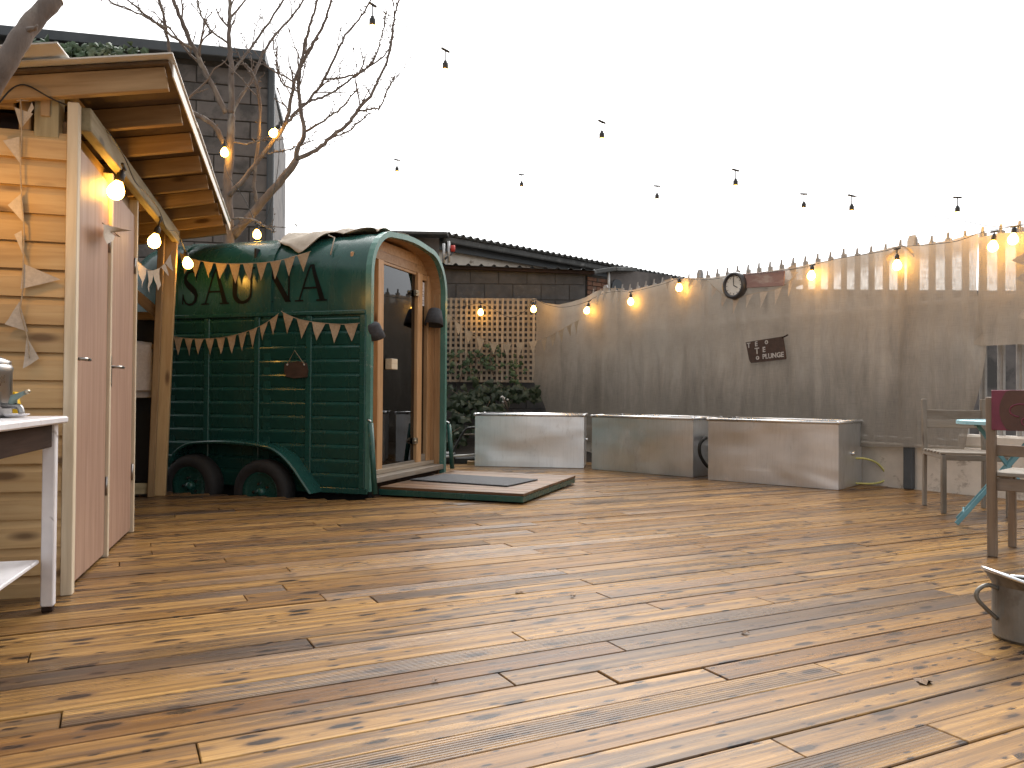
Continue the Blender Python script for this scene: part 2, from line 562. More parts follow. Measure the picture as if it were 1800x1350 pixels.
def deck_mat():
    M = NT('deck_board_wood')
    tone = M.n('ShaderNodeAttribute', attribute_name='tone')
    ts = M.n('ShaderNodeSeparateColor')
    M.set(ts, '0', tone.outputs['Color'])
    R, Gc, B = ts.outputs[0], ts.outputs[1], ts.outputs[2]
    uv = M.n('ShaderNodeTexCoord').outputs['UV']
    def mp(s):
        nd = M.n('ShaderNodeMapping')
        M.set(nd, 'Vector', uv)
        nd.inputs['Scale'].default_value = s
        return nd.outputs[0]
    warp = M.noise(mp((2.5, 9, 1)), 1.0, 2, .5)
    grain = M.noise(mp((.5, 26, 1)), 1.5, 6, .60, .25)
    fine = M.noise(mp((2.2, 170, 1)), 1.5, 4, .62)
    col = M.ramp(grain, [(.30, (.415, .255, .100)), (.43, (.30, .172, .061)), (.55, (.195, .107, .038)), (.71, (.075, .040, .017))])
    red = M.ramp(R, [(0, (.52, .43, .38)), (.25, (.78, .70, .63)), (.65, (1.0, .97, .92)), (1, (1.2, 1.18, 1.1))])
    col = M.mix(1.0, col, red, 'MULTIPLY')
    # long weather stains, grey to near black
    st = M.noise(mp((.6, 8.0, 1)), 1.25, 7, .66, .35)
    k = M.math('ADD', st, M.math('MULTIPLY', Gc, .20))
    kk = M.ramp(k, [(.54, 0), (.63, .6), (.80, .93)])
    col = M.mix(kk, col, (.040, .031, .028))
    st2 = M.noise(mp((1.8, 14, 1)), 1.6, 5, .66, .4)
    col = M.mix(M.ramp(st2, [(.56, 0), (.65, .75)]), col, (.085, .048, .030))
    spk = M.noise(mp((16, 60, 1)), 1.0, 4, .7)
    col = M.mix(M.ramp(spk, [(.63, 0), (.67, .85)]), col, (.045, .028, .020))
    # knots of two sizes, some with a dark halo
    for (su_, sv_, thr, r0, keep) in ((3.0, 9.0, .36, .052, .99), (7.5, 22.0, .55, .045, .96)):
        vo = M.n('ShaderNodeTexVoronoi', voronoi_dimensions='2D')
        M.set(vo, 'Vector', mp((su_, sv_, 1)))
        vo.inputs['Scale'].default_value = 1.0
        sc_ = M.n('ShaderNodeSeparateColor')
        M.set(sc_, '0', vo.outputs['Color'])
        dd = M.math('ADD', vo.outputs['Distance'], M.math('MULTIPLY', M.math('SUBTRACT', M.noise(mp((su_ * 3.1, sv_ * 3.3, 1)), 1.0, 4, .7), .5), .30))
        dd = M.math('ADD', dd, M.math('MULTIPLY', sc_.outputs[1], -.07))
        on = M.math('GREATER_THAN', sc_.outputs[0], thr)
        halo = M.math('MULTIPLY', M.ramp(dd, [(r0 + .02, .75), (r0 + .11, 0)]), on)
        col = M.mix(halo, col, (.085, .045, .026))
        kn = M.math('MULTIPLY', M.ramp(dd, [(r0, 1), (r0 + .03, 0)]), on)
        col = M.mix(M.math('MULTIPLY', kn, keep), col, (.012, .008, .007))
    col = M.mix(M.ramp(fine, [(.48, 0), (.72, .55)]), col, (.075, .042, .024))
    # grooved boards
    su = M.n('ShaderNodeSeparateXYZ')
    M.set(su, '0', uv)
    wv = M.math('SINE', M.math('MULTIPLY', su.outputs[1], 2 * math.pi / .0125))
    wv = M.math('MULTIPLY', wv, M.math('GREATER_THAN', B, .72))
    gd = M.math('MULTIPLY', M.math('LESS_THAN', wv, -.45), .45)
    col = M.mix(gd, col, (.07, .04, .024))
    h = M.math('ADD', M.math('MULTIPLY', wv, .8), M.math('ADD', grain, M.math('MULTIPLY', fine, .7)))
    M.bump(h, .35, .0018)
    wet = M.noise(mp((.6, 3.0, 1)), 1.1, 5, .65)
    r = M.ramp(M.math('ADD', M.math('MULTIPLY', wet, .55), M.math('MULTIPLY', grain, .45)), [(.32, .18), (.68, .42)])
    return M.fin(col, r, 0.0, .20)
m_deck = deck_mat()

# ------------------------------------------------------------------ frames of reference
UP = Vector((0, 0, 1))
# shed: corner, U runs along the doors away from the camera, V points out over the deck
C0 = Vector((-1.953, 3.483, 0)); U = Vector((-.283, .959, 0)); V = Vector((.959, .283, 0))
def S(u, v, h): return C0 + U * u + V * v + UP * h
# horse trailer: rear near corner, FW runs to the front, WD across
TA = Vector((-1.22, 6.80, 0)); FW = Vector((-.949, .314, 0)); WD = Vector((.314, .949, 0))
TW, TL = 1.63, 2.62
def T(t, s, h): return TA + FW * t + WD * s + UP * h
def on_side(px, py, off=0.0):          # point of the trailer's near flank (pushed out by off)
    return on_plane(px, py, TA - WD * off, WD)
# fence: from far left to near right
FO = Vector((2.44, 9.78, 0)); FD = Vector((.576, -.817, 0)).normalized(); FN = Vector((-.817, -.576, 0)).normalized()
def FP(s, off, h): return FO + FD * s + FN * off + UP * h        # off > 0 : towards the yard
def on_fence(px, py, off=0.0): return on_plane(px, py, FO + FN * off, FN)
def fence_s(p): return (Vector(p) - FO).dot(FD)

# ================================================================== SETTING
g = mk('ground', [(-400, -400, -.40), (400, -400, -.40), (400, 600, -.40), (-400, 600, -.40)], [(0, 1, 2, 3)], m_ground)
g['kind'] = 'structure'

# --- timber deck --------------------------------------------------
BD = Vector((.892, .452, 0)).normalized(); BN = Vector((-.452, .892, 0)).normalized()
PITCHB, BW, BT = .1235, .1195, .028
deck = mk('deck', [(-5.2, -2.2, -.05), (8.5, -2.2, -.05), (8.5, 1.3, -.05), FP(8, .0, -.05), FP(-1.0, 0, -.05), (-.9, 10.75, -.05),
                   (-.9, 8.3, -.05), T(0, -.12, -.05), T(2.9, -.42, -.05), (-5.2, 8.3, -.05)],
          [tuple(range(10))], m_under)
deck['kind'] = 'structure'
def deck_ok(X, Y):
    ok = (X > -5.2) & (Y > -2.2) & (Y < 10.6)
    fs = (X - FO.x) * FN.x + (Y - FO.y) * FN.y
    ok &= fs > 0.015
    tx, ty = X - TA.x, Y - TA.y
    t = tx * FW.x + ty * FW.y
    s = tx * WD.x + ty * WD.y
    ok &= ~((t > -.01) & (s > -.19 - .07 * np.clip(t, 0, 3)) & (s < 2.2))
    ok &= ~((X < -.85) & (Y > 8.0))
    return ok
boards = []
for row in range(-30, 110):
    nn = row * PITCHB
    xs = np.arange(-8, 14, .02)
    X = xs * BD.x + nn * BN.x
    Y = xs * BD.y + nn * BN.y
    ok = deck_ok(X, Y)
    i = 0
    while i < len(xs):
        if not ok[i]:
            i += 1
            continue
        j = i
        while j + 1 < len(xs) and ok[j + 1]:
            j += 1
        a, b = xs[i], xs[j] + .02
        i = j + 1
        if b - a < .12:
            continue
        cur = a - random.uniform(0, 2.6)
        while cur < b:
            ln = random.choice([1.2, 1.8, 2.4, 2.4, 3.0, 3.6])
            s0, s1 = max(cur, a), min(cur + ln - .004, b)
            cur += ln
            if s1 - s0 > .08:
                boards.append((nn, s0, s1))
def board_vf(L):
    x, y, z, b = L / 2, BW / 2, BT, .0025
    v = [(-x, -y, -z), (x, -y, -z), (x, y, -z), (-x, y, -z), (-x, -y, -b), (x, -y, -b), (x, y, -b), (-x, y, -b),
         (-x + b, -y + b, 0), (x - b, -y + b, 0), (x - b, y - b, 0), (-x + b, y - b, 0)]
    f = [(0, 1, 5, 4), (1, 2, 6, 5), (2, 3, 7, 6), (3, 0, 4, 7), (4, 5, 9, 8), (5, 6, 10, 9), (6, 7, 11, 10), (7, 4, 8, 11), (8, 9, 10, 11)]
    return v, f
def board_rank(bd):
    c = BD * ((bd[1] + bd[2]) / 2) + BN * bd[0]
    best = 1e9
    for q in (bd[1], (bd[1] + bd[2]) / 2, bd[2]):
        w = BD * q + BN * bd[0]
        pp = proj(w)
        if pp and -60 < pp[0] < 1860 and pp[1] < 1400:
            best = min(best, w.length)
    return best
boards.sort(key=board_rank)
def fill_attr(m, us, tones):
    uvl = m.uv_layers.new(name='UVMap')
    uvl.data.foreach_set('uv', us)
    at = m.color_attributes.new('tone', 'FLOAT_COLOR', 'POINT')
    at.data.foreach_set('color', tones)
def board_data(nn, s0, s1, rnd):
    v, f = board_vf(s1 - s0)
    ou, ov = rnd.uniform(0, 90), rnd.uniform(0, 90)
    r = rnd.random()
    tone = (min(1, max(0, rnd.gauss(.62, .22))), max(0, rnd.gauss(.15, .32)) if r > .06 else 1.1, rnd.random(), 1)
    fl = rnd.choice([-1, 1])
    us = []
    for fc in f:
        for i in fc:
            us += [v[i][0] * fl + ou, v[i][1] * fl + ov]
    return v, f, us, list(tone) * len(v)
rb = random.Random(11)
jv, jf, ju, jt = [], [], [], []
for k, (nn, s0, s1) in enumerate(boards):
    v, f, us, tn = board_data(nn, s0, s1, rb)
    c = BD * ((s0 + s1) / 2) + BN * nn
    dz = rb.uniform(-.0022, .0018)
    mw = frame((c.x, c.y, dz), BD + UP * rb.uniform(-.0006, .0006), UP)
    if k < 300:
        m = mesh_of('deck_board', v, f)
        fill_attr(m, us, tn)
        link('deck_board', m, m_deck, deck, mw)
    else:
        o = len(jv)
        jv += [mw @ Vector(q) for q in v]
        jf += [tuple(i + o for i in fc) for fc in f]
        ju += us
        jt += tn
if jv:
    m = mesh_of('deck_board', jv, jf)
    fill_attr(m, ju, jt)
    o = link('deck_board', m, m_deck, deck)
    o['kind'] = 'stuff'

# --- planting bed below the trellis -------------------------------
bv, bf = [], []
nx, ny = 26, 14
for j in range(ny):
    for i in range(nx):
        x, y = lerp(-2.6, 1.3, i / (nx - 1)), lerp(10.55, 12.8, j / (ny - 1))
        z = -.12 + .30 * (j / (ny - 1)) + .09 * mnoise.noise((x * 2.2, y * 2.2, 3))
        bv.append((x, y, z))
for j in range(ny - 1):
    for i in range(nx - 1):
        bf.append((j * nx + i, j * nx + i + 1, j * nx + nx + i + 1, j * nx + nx + i))
bed = mk('soil_bed', bv, bf, m_soil, smooth=True)
bed['kind'] = 'structure'

# ================================================================== BACK BLOCK WALL
def block_wall(name, label, o, xd, length, height, bl, bh, thick, mat, coping=None, seed=1, top=None):
    """a wall of separate blocks on a mortar core; xd runs along the face, the face looks along -normal"""
    xd = Vector(xd).normalized()
    nrm = xd.cross(UP).normalized()              # towards the viewer
    root = thing(name, label, 'wall', o)
    core = bar('mortar_core', Vector(o) + UP * (height / 2) - nrm * (thick / 2 + .004), Vector(o) + xd * length + UP * (height / 2) - nrm * (thick / 2 + .004), thick - .012, height, UP, m_mortar, root, 0)
    rr = random.Random(seed)
    rows = int(round(height / bh))
    for r in range(rows):
        off = (r % 2) * bl / 2
        x = -off
        while x < length - .01:
            x0, x1 = max(0, x), min(length, x + bl)
            x += bl
            if x1 - x0 < .05:
                continue
            dep = rr.uniform(.0, .006)
            m = box_mesh(x1 - x0 - .012, thick, bh - .012, mat, .004)
            c = Vector(o) + xd * ((x0 + x1) / 2) + UP * (r * bh + bh / 2) - nrm * (thick / 2 - dep)
            link('block', m, mat, root, frame(c, xd, UP))
    return root
WY = 12.9
block_wall('block_wall', 'low wall of dark grey concrete blocks behind the wooden trellis', (-2.3, WY, -.1), (1, 0, 0), 3.48, 2.25 + .79, .46, .253, .2, m_block_dk, seed=4)

# corrugated lean-to sheet that caps the wall
def corrugated(name, o, xd, yd, lx, ly, pitch, amp, mat, parent, per=8, zdir=UP, shape='sine', thick=.006):
    n = int(lx / pitch * per)
    xd, yd = Vector(xd).normalized(), Vector(yd).normalized()
    nz = xd.cross(yd).normalized()
    v, f = [], []
    for side in (0, 1):
        for j in (0, 1):
            for i in range(n + 1):
                x = lx * i / n
                ph = x / pitch % 1
                if shape == 'sine':
                    z = amp * math.sin(2 * math.pi * ph)
                else:
                    z = amp * max(0.0, 1 - abs(ph - .5) / .17) ** .6 if abs(ph - .5) < .17 else 0
                v.append(Vector(o) + xd * x + yd * (ly * j) + nz * (z - side * thick))
    N = n + 1
    for i in range(n):
        f.append((i, i + 1, N + i + 1, N + i))
        f.append((2 * N + i + 1, 2 * N + i, 3 * N + i, 3 * N + i + 1))
        f.append((i + 1, i, 2 * N + i, 2 * N + i + 1))
        f.append((N + i, N + i + 1, 3 * N + i + 1, 3 * N + i))
    return mk(name, v, f, mat, parent, None, shape == 'sine')
lt = thing('lean_to_roof', 'dark ribbed metal sheet roof capping the block wall behind the trellis', 'roof', (-2.3, WY, 2.94))
e0, e1 = P(786, 465, WY - .16), P(1046, 475, WY - .16)
xd = (e1 - e0).normalized()
st = e0 - xd * 1.4
corrugated('roof_sheet', st, xd, Vector((0, 1, .10)), (e1 - st).length, 1.3, .205, .036, m_fascia, lt, 12, shape='rib')
bar('wall_plate', st + Vector((0, .08, -.03)), e1 + Vector((0, .08, -.03)), .05, .05, UP, m_darkwood, lt, 0)

# garage behind it: white gable strip below a corrugated roof edge that runs away to the right
gr = thing('garage_building', 'old garage with mossy corrugated roof behind the block wall', 'building', (-1.2, 13.5, -.4))
E0 = P(772, 413, 13.4)
# eave end along the edge seen in the picture, same height, farther away
def at_height(px, py, h):
    d = ray(px, py)
    return CAMP + d * ((h - CAMH) / d.z)
E1 = at_height(1102, 474, E0.z)
ed = (E1 - E0).normalized()
E2 = E1 + ed * 3.0
back = Vector((-ed.y, ed.x, 0))
corrugated('roof_sheet', E0 - back * .22, ed, back + UP * -.05, (E2 - E0).length, 3.2, .16, .030, m_fibro, gr, 10)
bar('gutter', E0 - back * .12 + UP * -.09 , E2 - back * .12 + UP * -.09, .07, .10, UP, m_fibro, gr, .02)
bar('gutter_board', E0 + UP * -.16 + back * .02, E2 + UP * -.16 + back * .02, .03, .16, UP, m_fascia, gr, .0)
ww = [E0 + back * .12 + UP * -.06, E2 + back * .12 + UP * -.06, E2 + back * .12 + UP * (-.4 - E2.z), E0 + back * .12 + UP * (-.4 - E0.z)]
mk('wall', ww + [p + back * .2 for p in ww], [(3, 2, 1, 0), (4, 5, 6, 7), (0, 1, 5, 4), (2, 3, 7, 6), (1, 2, 6, 5), (3, 0, 4, 7)], m_whitewall, gr)
gx = E0 + UP * -.02
ge = P(690, 410, 13.3)
mk('gable_wall', [gx, ge, Vector((ge.x, ge.y, -.4)), Vector((gx.x, gx.y, -.4)),
                  gx + back * .22, ge + back * .22, Vector((ge.x, ge.y, -.4)) + back * .22, Vector((gx.x, gx.y, -.4)) + back * .22],
   [(0, 1, 2, 3), (7, 6, 5, 4), (0, 4, 5, 1), (1, 5, 6, 2), (0, 3, 7, 4)], m_block_gr, gr)
bar('ridge_cap', P(686, 411, 13.2), P(788, 413, 13.2), .3, .05, UP, m_fibro, gr, .01)

# flue and red-topped pipe by the sauna's right shoulder
fl = thing('flue_pipes', 'pair of thin grey pipes with a red cap above the block wall', 'pipe', P(786, 465, 12.72))
for (x, y0, y1) in ((780, 462, 428), (789, 462, 424)):
    tube('pipe', [P(x, y0, 12.72), P(x, y1, 12.72)], .022, m_pale_metal, fl)
mk('red_cap', *lathe_vf([(0, -.05), (.035, -.05), (.04, 0), (.035, .05), (0, .05)], 10), m_red, fl, Matrix.Translation(P(796, 437, 12.72)), True)
tube('bracket', [P(778, 458, 12.72), P(797, 444, 12.72)], .018, m_fascia, fl)

# brick pier with coping beyond the fence
bp = thing('brick_outhouse', 'small brown brick outhouse with a concrete lintel beyond the fence', 'building', (1.3, 13.2, -.4))
b0, b1 = P(1032, 540, 13.0), P(1071, 540, 13.35)
bdv = Vector((b1.x - b0.x, b1.y - b0.y, 0))
bln = bdv.length
bdv.normalize()
bn_ = bdv.cross(UP)
base = Vector((b0.x, b0.y, -.4))
topz = P(1050, 484, 13.15).z
bar('brick_core', base + UP * ((topz + .4) / 2) - bn_ * .11, base + bdv * bln + UP * ((topz + .4) / 2) - bn_ * .11, .2, topz + .4, UP, m_mortar, bp, 0)
r = 0
z = topz - .075
while z > 1.9:
    x = -(r % 2) * .1125
    while x < bln - .02:
        x0, x1 = max(0, x), min(bln, x + .225)
        x += .225
        if x1 - x0 > .04:
            link('brick', box_mesh(x1 - x0 - .012, .1, .064, m_brick, .004), m_brick, bp,
                 frame(base + bdv * ((x0 + x1) / 2) + UP * (z + .4) - bn_ * (.045 - random.uniform(0, .006)), bdv, UP))
    z -= .075
    r += 1
l0, l1, l2 = P(1027, 481, 12.95), P(1072, 474, 13.3), P(1106, 475, 13.9)
bar('coping', l0, l1, .3, .07, UP, m_fibro, bp, .01)
bar('coping', l1 + UP * .002, l2 + UP * .002, .3, .07, UP, m_fibro, bp, .01)
d0, d1 = P(1073, 510, 13.38), P(1180, 510, 14.4)
mk('side_wall', [Vector((d0.x, d0.y, -.4)), Vector((d1.x, d1.y, -.4)), Vector((d1.x, d1.y, l2.z - .02)), Vector((d0.x, d0.y, l2.z - .04)),
                 Vector((d0.x, d0.y + .25, -.4)), Vector((d1.x, d1.y + .25, -.4)), Vector((d1.x, d1.y + .25, l2.z - .02)), Vector((d0.x, d0.y + .25, l2.z - .04))],
   [(0, 1, 2, 3), (7, 6, 5, 4), (3, 2, 6, 7), (1, 5, 6, 2), (0, 3, 7, 4)], m_block_gr, bp)
tube('downpipe', [P(1070, 478, 13.2), P(1070, 520, 13.2)], .022, m_whitepipe, bp)
ac, ar = P(1084, 505, 13.44), .13
arch = [(-ar, -.5), (ar, -.5)] + [(ar * math.cos(a), ar * math.sin(a)) for a in np.linspace(0, math.pi, 10)]
av = (d1 - d0)
av.z = 0
mk('arched_panel', *poly_prism(arch, ac + Vector((0, -.03, 0)), av.normalized(), UP, .03), m_fascia, bp)

# neighbouring buildings that show through the burlap
def plain_building(name, label, x0, x1, ytop, ydep, mat, mroof):
    a, b = P(x0, ytop, ydep), P(x1, ytop, ydep)
    z = (a.z + b.z) / 2
    root = thing(name, label, 'building', (a.x, ydep, -.4))
    cx = (a.x + b.x) / 2
    link('wall', box_mesh(b.x - a.x, 3.0, z + .4, mat, 0), mat, root, Matrix.Translation((cx, ydep + 1.5, (z - .4) / 2)))
    link('roof', box_mesh(b.x - a.x + .3, 3.3, .08, mroof, .02), mroof, root, Matrix.Translation((cx, ydep + 1.5, z + .043)))
    return root
plain_building('yard_store', 'low grey rendered store beyond the palisade fence, left part', 1185, 1398, 500, 15.2, m_block_gr, m_fibro)
plain_building('boundary_store', 'long low building beyond the fence, right part, showing through burlap', 1400, 2500, 522, 14.0, m_block_gr, m_fibro)

# ================================================================== BIG BLOCK BUILDING ON THE LEFT
BA, BB = P(30, 690, 9.9), P(466, 690, 10.55)
BA.z = BB.z = -.4
bx_ = (BB - BA)
blen = bx_.length
bx_.normalize()
topL, topR = P(45, 75, 9.92).z, P(462, 112, 10.53).z
Hb = min(topL, topR)
bb = thing('block_building', 'tall grey block building with dark fascia behind the bare tree', 'building', BA)
bnn = bx_.cross(UP).normalized()
core_o = BA - bnn * .13
bar('mortar_core', core_o - bx_ * 2.2 + UP * ((Hb + .4) / 2), core_o + bx_ * (blen - .003) + UP * ((Hb + .4) / 2), .24, Hb + .4, UP, m_mortar, bb, 0)
bl, bh = .452, .232
rows = int((Hb + .4) / bh)
rr = random.Random(5)
for r in range(rows):
    zz = r * bh
    if zz < 1.6:
        continue                                   # below the trailer roof nothing of it shows
    x = blen
    first = (r % 2 == 0)
    while x > blen - 3.0:
        L = bl if not first else bl / 2
        first = False
        link('block', box_mesh(L - .014, .1, bh - .014, m_block_gr, .006), m_block_gr, bb,
             frame(BA + bx_ * (x - L / 2) + UP * (zz + bh / 2) - bnn * (.045 - rr.uniform(0, .010)), bx_, UP))
        x -= L
tubew = .07
bar('corner_pipe', BA + bx_ * (blen + .035) + UP * .4, BA + bx_ * (blen + .035) + UP * (Hb + .36), .09, .12, bnn, m_fascia, bb, .02)
side = mk('return_wall', [BA + bx_ * blen, BA + bx_ * blen - bnn * 4, BA + bx_ * blen - bnn * 4 + UP * (Hb + .4), BA + bx_ * blen + UP * (Hb + .4),
                          BA + bx_ * (blen - .2), BA + bx_ * (blen - .2) - bnn * 4, BA + bx_ * (blen - .2) - bnn * 4 + UP * (Hb + .4), BA + bx_ * (blen - .2) + UP * (Hb + .4)],
          [(0, 1, 2, 3), (7, 6, 5, 4), (3, 2, 6, 7)], m_block_gr, bb)
fa, fb = P(-60, 52, 9.75), P(468, 103, 10.35)
bar('fascia_board', fa, fb, .20, .13, UP, m_fascia, bb, .01)
mk('roof', [fa + UP * .07, fb + UP * .07, fb - bnn * 4 + UP * .5, fa - bnn * 4 + UP * .5, fa, fb, fb - bnn * 4 + UP * .42, fa - bnn * 4 + UP * .42],
   [(0, 1, 2, 3), (7, 6, 5, 4), (0, 4, 5, 1), (1, 5, 6, 2)], m_fascia, bb)

# ================================================================== SHED
RISE = .034
sh = thing('wooden_shed', 'pale pine plank shed with two plywood doors and open rafters', 'shed', C0)
clad_prof = [(0, 0), (.023, 0), (.023, .084), (.016, .096), (.005, .117), (.004, .120), (0, .120)]
cl = 1.5
cv, cf = [], []
for k, x in enumerate((-cl / 2, cl / 2)):
    for (o_, h_) in clad_prof:
        cv.append((x, -o_, h_))
n = len(clad_prof)
for i in range(n):
    j = (i + 1) % n
    cf.append((i, j, j + n, i + n))
cf += [tuple(range(n - 1, -1, -1)), tuple(range(n, 2 * n))]
clad_mesh = mesh_of('cladding_board', cv, cf)
for i in range(17):
    h = -.028 + .12 * i
    o = link('cladding_board', clad_mesh, m_clad, sh, frame(S(0, -cl / 2 - .004, h), V, UP))
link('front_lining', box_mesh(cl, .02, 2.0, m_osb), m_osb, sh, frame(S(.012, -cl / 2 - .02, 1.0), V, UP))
# corner trim, door posts and doors
bar('corner_trim', S(-.012, .022, .0), S(-.012, .022, 2.145), .05, .045, V, m_trim, sh)
bar('head_post', S(.03, -.085, 1.985), S(.03, -.085, 2.19), .10, .095, V, m_beam, sh)
bar('notch_block', S(-.025, -.088, 2.075), S(-.025, -.088, 2.172), .01, .036, V, m_raft, sh, .001)
bar('stud', S(.03, -.175, 1.98), S(.03, -.175, 2.17), .05, .045, V, m_raft, sh)
bar('inner_board', S(.10, -1.2, 2.05), S(.10, -.19, 2.05), .02, .12, UP, m_darkwood, sh)
bar('head_rail', S(.00, -1.3, 2.10), S(.00, -.21, 2.12), .04, .035, UP, m_raft, sh)
def door(u0, u1, hside):
    d = link('door', box_mesh(1.98, u1 - u0, .035, m_ply, .002), m_ply, sh, frame(S((u0 + u1) / 2, -.005, 1.008), UP, V))
    return d
d1 = door(.055, .805, 0)
d2 = door(.845, 1.595, 1)
def lever(dr, u, h):
    bar('handle_plate', S(u, .016, h - .11), S(u, .016, h + .06), .032, .006, V, m_steel, dr, .002)
    tube('handle', [S(u, .018, h), S(u, .055, h), S(u + .02, .062, h), S(u + .10, .062, h)], [.008, .008, .009, .008], m_steel, dr)
lever(d2, .90, 1.02)
tube('handle', [S(.085, .014, 1.03), S(.085, .055, 1.03), S(.10, .06, 1.03), S(.17, .06, 1.03)], [.008, .008, .009, .008], m_steel, d1)
for hh in (.38, 1.68):
    tube('hinge', [S(.812, .018, hh - .05), S(.812, .018, hh + .05)], .008, m_steel, d1, 8)
    tube('hinge', [S(1.60, .018, hh - .05), S(1.60, .018, hh + .05)], .008, m_steel, d2, 8)
bar('door_post', S(.825, .004, .0), S(.825, .004, 2.06), .034, .05, V, m_trim, sh)
bar('door_post', S(1.62, .004, .0), S(1.62, .004, 2.10), .036, .05, V, m_trim, sh)
bar('door_head', S(.05, -.03, 2.045), S(1.64, -.03, 2.07), .02, .075, UP, m_raft, sh)
# cubicle partition and interior floor boards behind the doors
bar('partition', S(1.62, -1.3, 1.0), S(1.62, -.03, 1.0), .03, 1.98, UP, m_raft, sh, 0)
bar('rear_wall', S(.0, -1.42, 1.0), S(4.15, -1.42, 1.0), .03, 1.98, UP, m_darkwood, sh, 0)
# long beam over the doors to the far post
bar('beam', S(.03, .055, 2.095), S(3.6, .03, 2.105 + RISE * 3.6 + .01), .05, .105, UP, m_beam, sh, .004)
bar('post', S(3.53, -.09, .0), S(3.53, -.02, 2.14 + RISE * 3.5), .14, .075, U, m_clad, sh, .004)
bar('post_batten', S(3.44, -.125, .0), S(3.44, -.065, 2.16 + RISE * 3.4), .05, .07, U, m_raft, sh, .004)
bar('brace', S(3.50, -.10, 1.56), S(3.50, -.80, 2.18), .05, .085, UP, m_raft, sh, .004)
bar('sill_rail', S(3.46, -1.3, .07), S(3.46, -.14, .07), .05, .09, UP, m_beam, sh, .004)
bar('towel_rail', S(3.50, -.95, 1.275), S(3.50, -.12, 1.275), .03, .045, UP, m_raft, sh, .003)
bar('bay_dark_sheet', S(3.70, -1.5, .77), S(3.70, -.13, .77), .02, 1.5, UP, m_deepshade, sh, 0)  # black sheet put in as the darkness at the back of the bay
bar('screen_rail', S(3.69, -1.5, 1.55), S(3.69, -.1, 1.55), .045, .07, UP, m_raft, sh, .003)
# rafters: higher at the eave over the deck
SL = .19
OV = .40
def roof_h(u, v): return 2.172 + .043 * u + SL * v
NR = 9
for i in range(NR):
    u = -.045 + i * (4.32 / (NR - 1))
    bar('rafter', S(u, -1.45, roof_h(u, -1.45) + .04), S(u, OV, roof_h(u, OV) + .04), .045, .10, UP, m_raft, sh, .003)
    tube('rafter_noggin', [S(u + .02, -.03, roof_h(u, 0) + .06), S(u + .5, -.03, roof_h(u + .5, 0) + .06)], .022, m_raft, sh, 4, False) if i < NR - 1 else None
rs_u = Vector(U) + UP * RISE
for i in range(4):
    u0, u1 = -.10 + i * 1.1, -.10 + (i + 1) * 1.1 + .03
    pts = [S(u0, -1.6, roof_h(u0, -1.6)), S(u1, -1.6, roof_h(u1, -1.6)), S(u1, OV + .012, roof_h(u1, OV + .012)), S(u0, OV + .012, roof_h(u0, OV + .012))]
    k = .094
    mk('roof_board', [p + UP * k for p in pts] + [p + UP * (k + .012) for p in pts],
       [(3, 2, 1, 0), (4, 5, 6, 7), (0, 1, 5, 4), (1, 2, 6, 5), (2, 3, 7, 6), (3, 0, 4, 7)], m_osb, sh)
for i in range(4):
    u0, u1 = -.16 + i * 1.11, -.16 + (i + 1) * 1.11 + .06
    lift = .112 + (i % 2) * .010
    va = -1.7
    vb = OV + .035
    pts = [S(u0, va, roof_h(u0, va)), S(u1, va, roof_h(u1, va)), S(u1, vb, roof_h(u1, vb)), S(u0, vb, roof_h(u0, vb))]
    mk('roof_sheet', [p + UP * lift for p in pts] + [p + UP * (lift + .007) for p in pts],
       [(3, 2, 1, 0), (4, 5, 6, 7), (0, 1, 5, 4), (1, 2, 6, 5), (2, 3, 7, 6), (3, 0, 4, 7)], m_sheet, sh)
pts = [S(-.30, -1.6, roof_h(0, -1.6) - .03), S(-.05, -1.6, roof_h(0, -1.6) - .03), S(-.05, .02, roof_h(0, .02)), S(-.30, .02, roof_h(0, .02) - .02)]
mk('roof_sheet', [p + UP * .135 for p in pts] + [p + UP * .142 for p in pts],
   [(3, 2, 1, 0), (4, 5, 6, 7), (0, 1, 5, 4), (1, 2, 6, 5), (2, 3, 7, 6), (3, 0, 4, 7)], m_sheet, sh)
# fascia strips on the eave
bar('eave_strip', S(-.1, OV + .03, roof_h(0, OV) + .06), S(4.32, OV + .03, roof_h(4.4, OV) + .06), .006, .055, UP, m_sheet, sh, 0)

# towel over the rail
tv, tf = [], []
for j in range(13):
    a = j / 12
    for i in range(9):
        b = i / 8
        v_ = -.48 + .34 * b
        if a < .45:
            h, uo = lerp(.90, 1.30, a / .45), -.022
        elif a < .55:
            q = (a - .45) / .1
            h, uo = 1.302 + .012 * math.sin(q * math.pi), lerp(-.022, .022, q)
        else:
            h, uo = lerp(1.30, .84, (a - .55) / .45), .022
        uo += .012 * mnoise.noise((v_ * 9, h * 4, 1.3)) * (1 if uo < 0 else -1)
        tv.append(S(3.50 + uo, v_, h + .012 * mnoise.noise((v_ * 6, a * 3, 7))))
for j in range(12):
    for i in range(8):
        tf.append((j * 9 + i, j * 9 + i + 1, j * 9 + i + 10, j * 9 + i + 9))
tag(mk('towel', tv, tf, m_towel, None, None, True), 'white towel hung over the rail between shed door and post', 'towel')

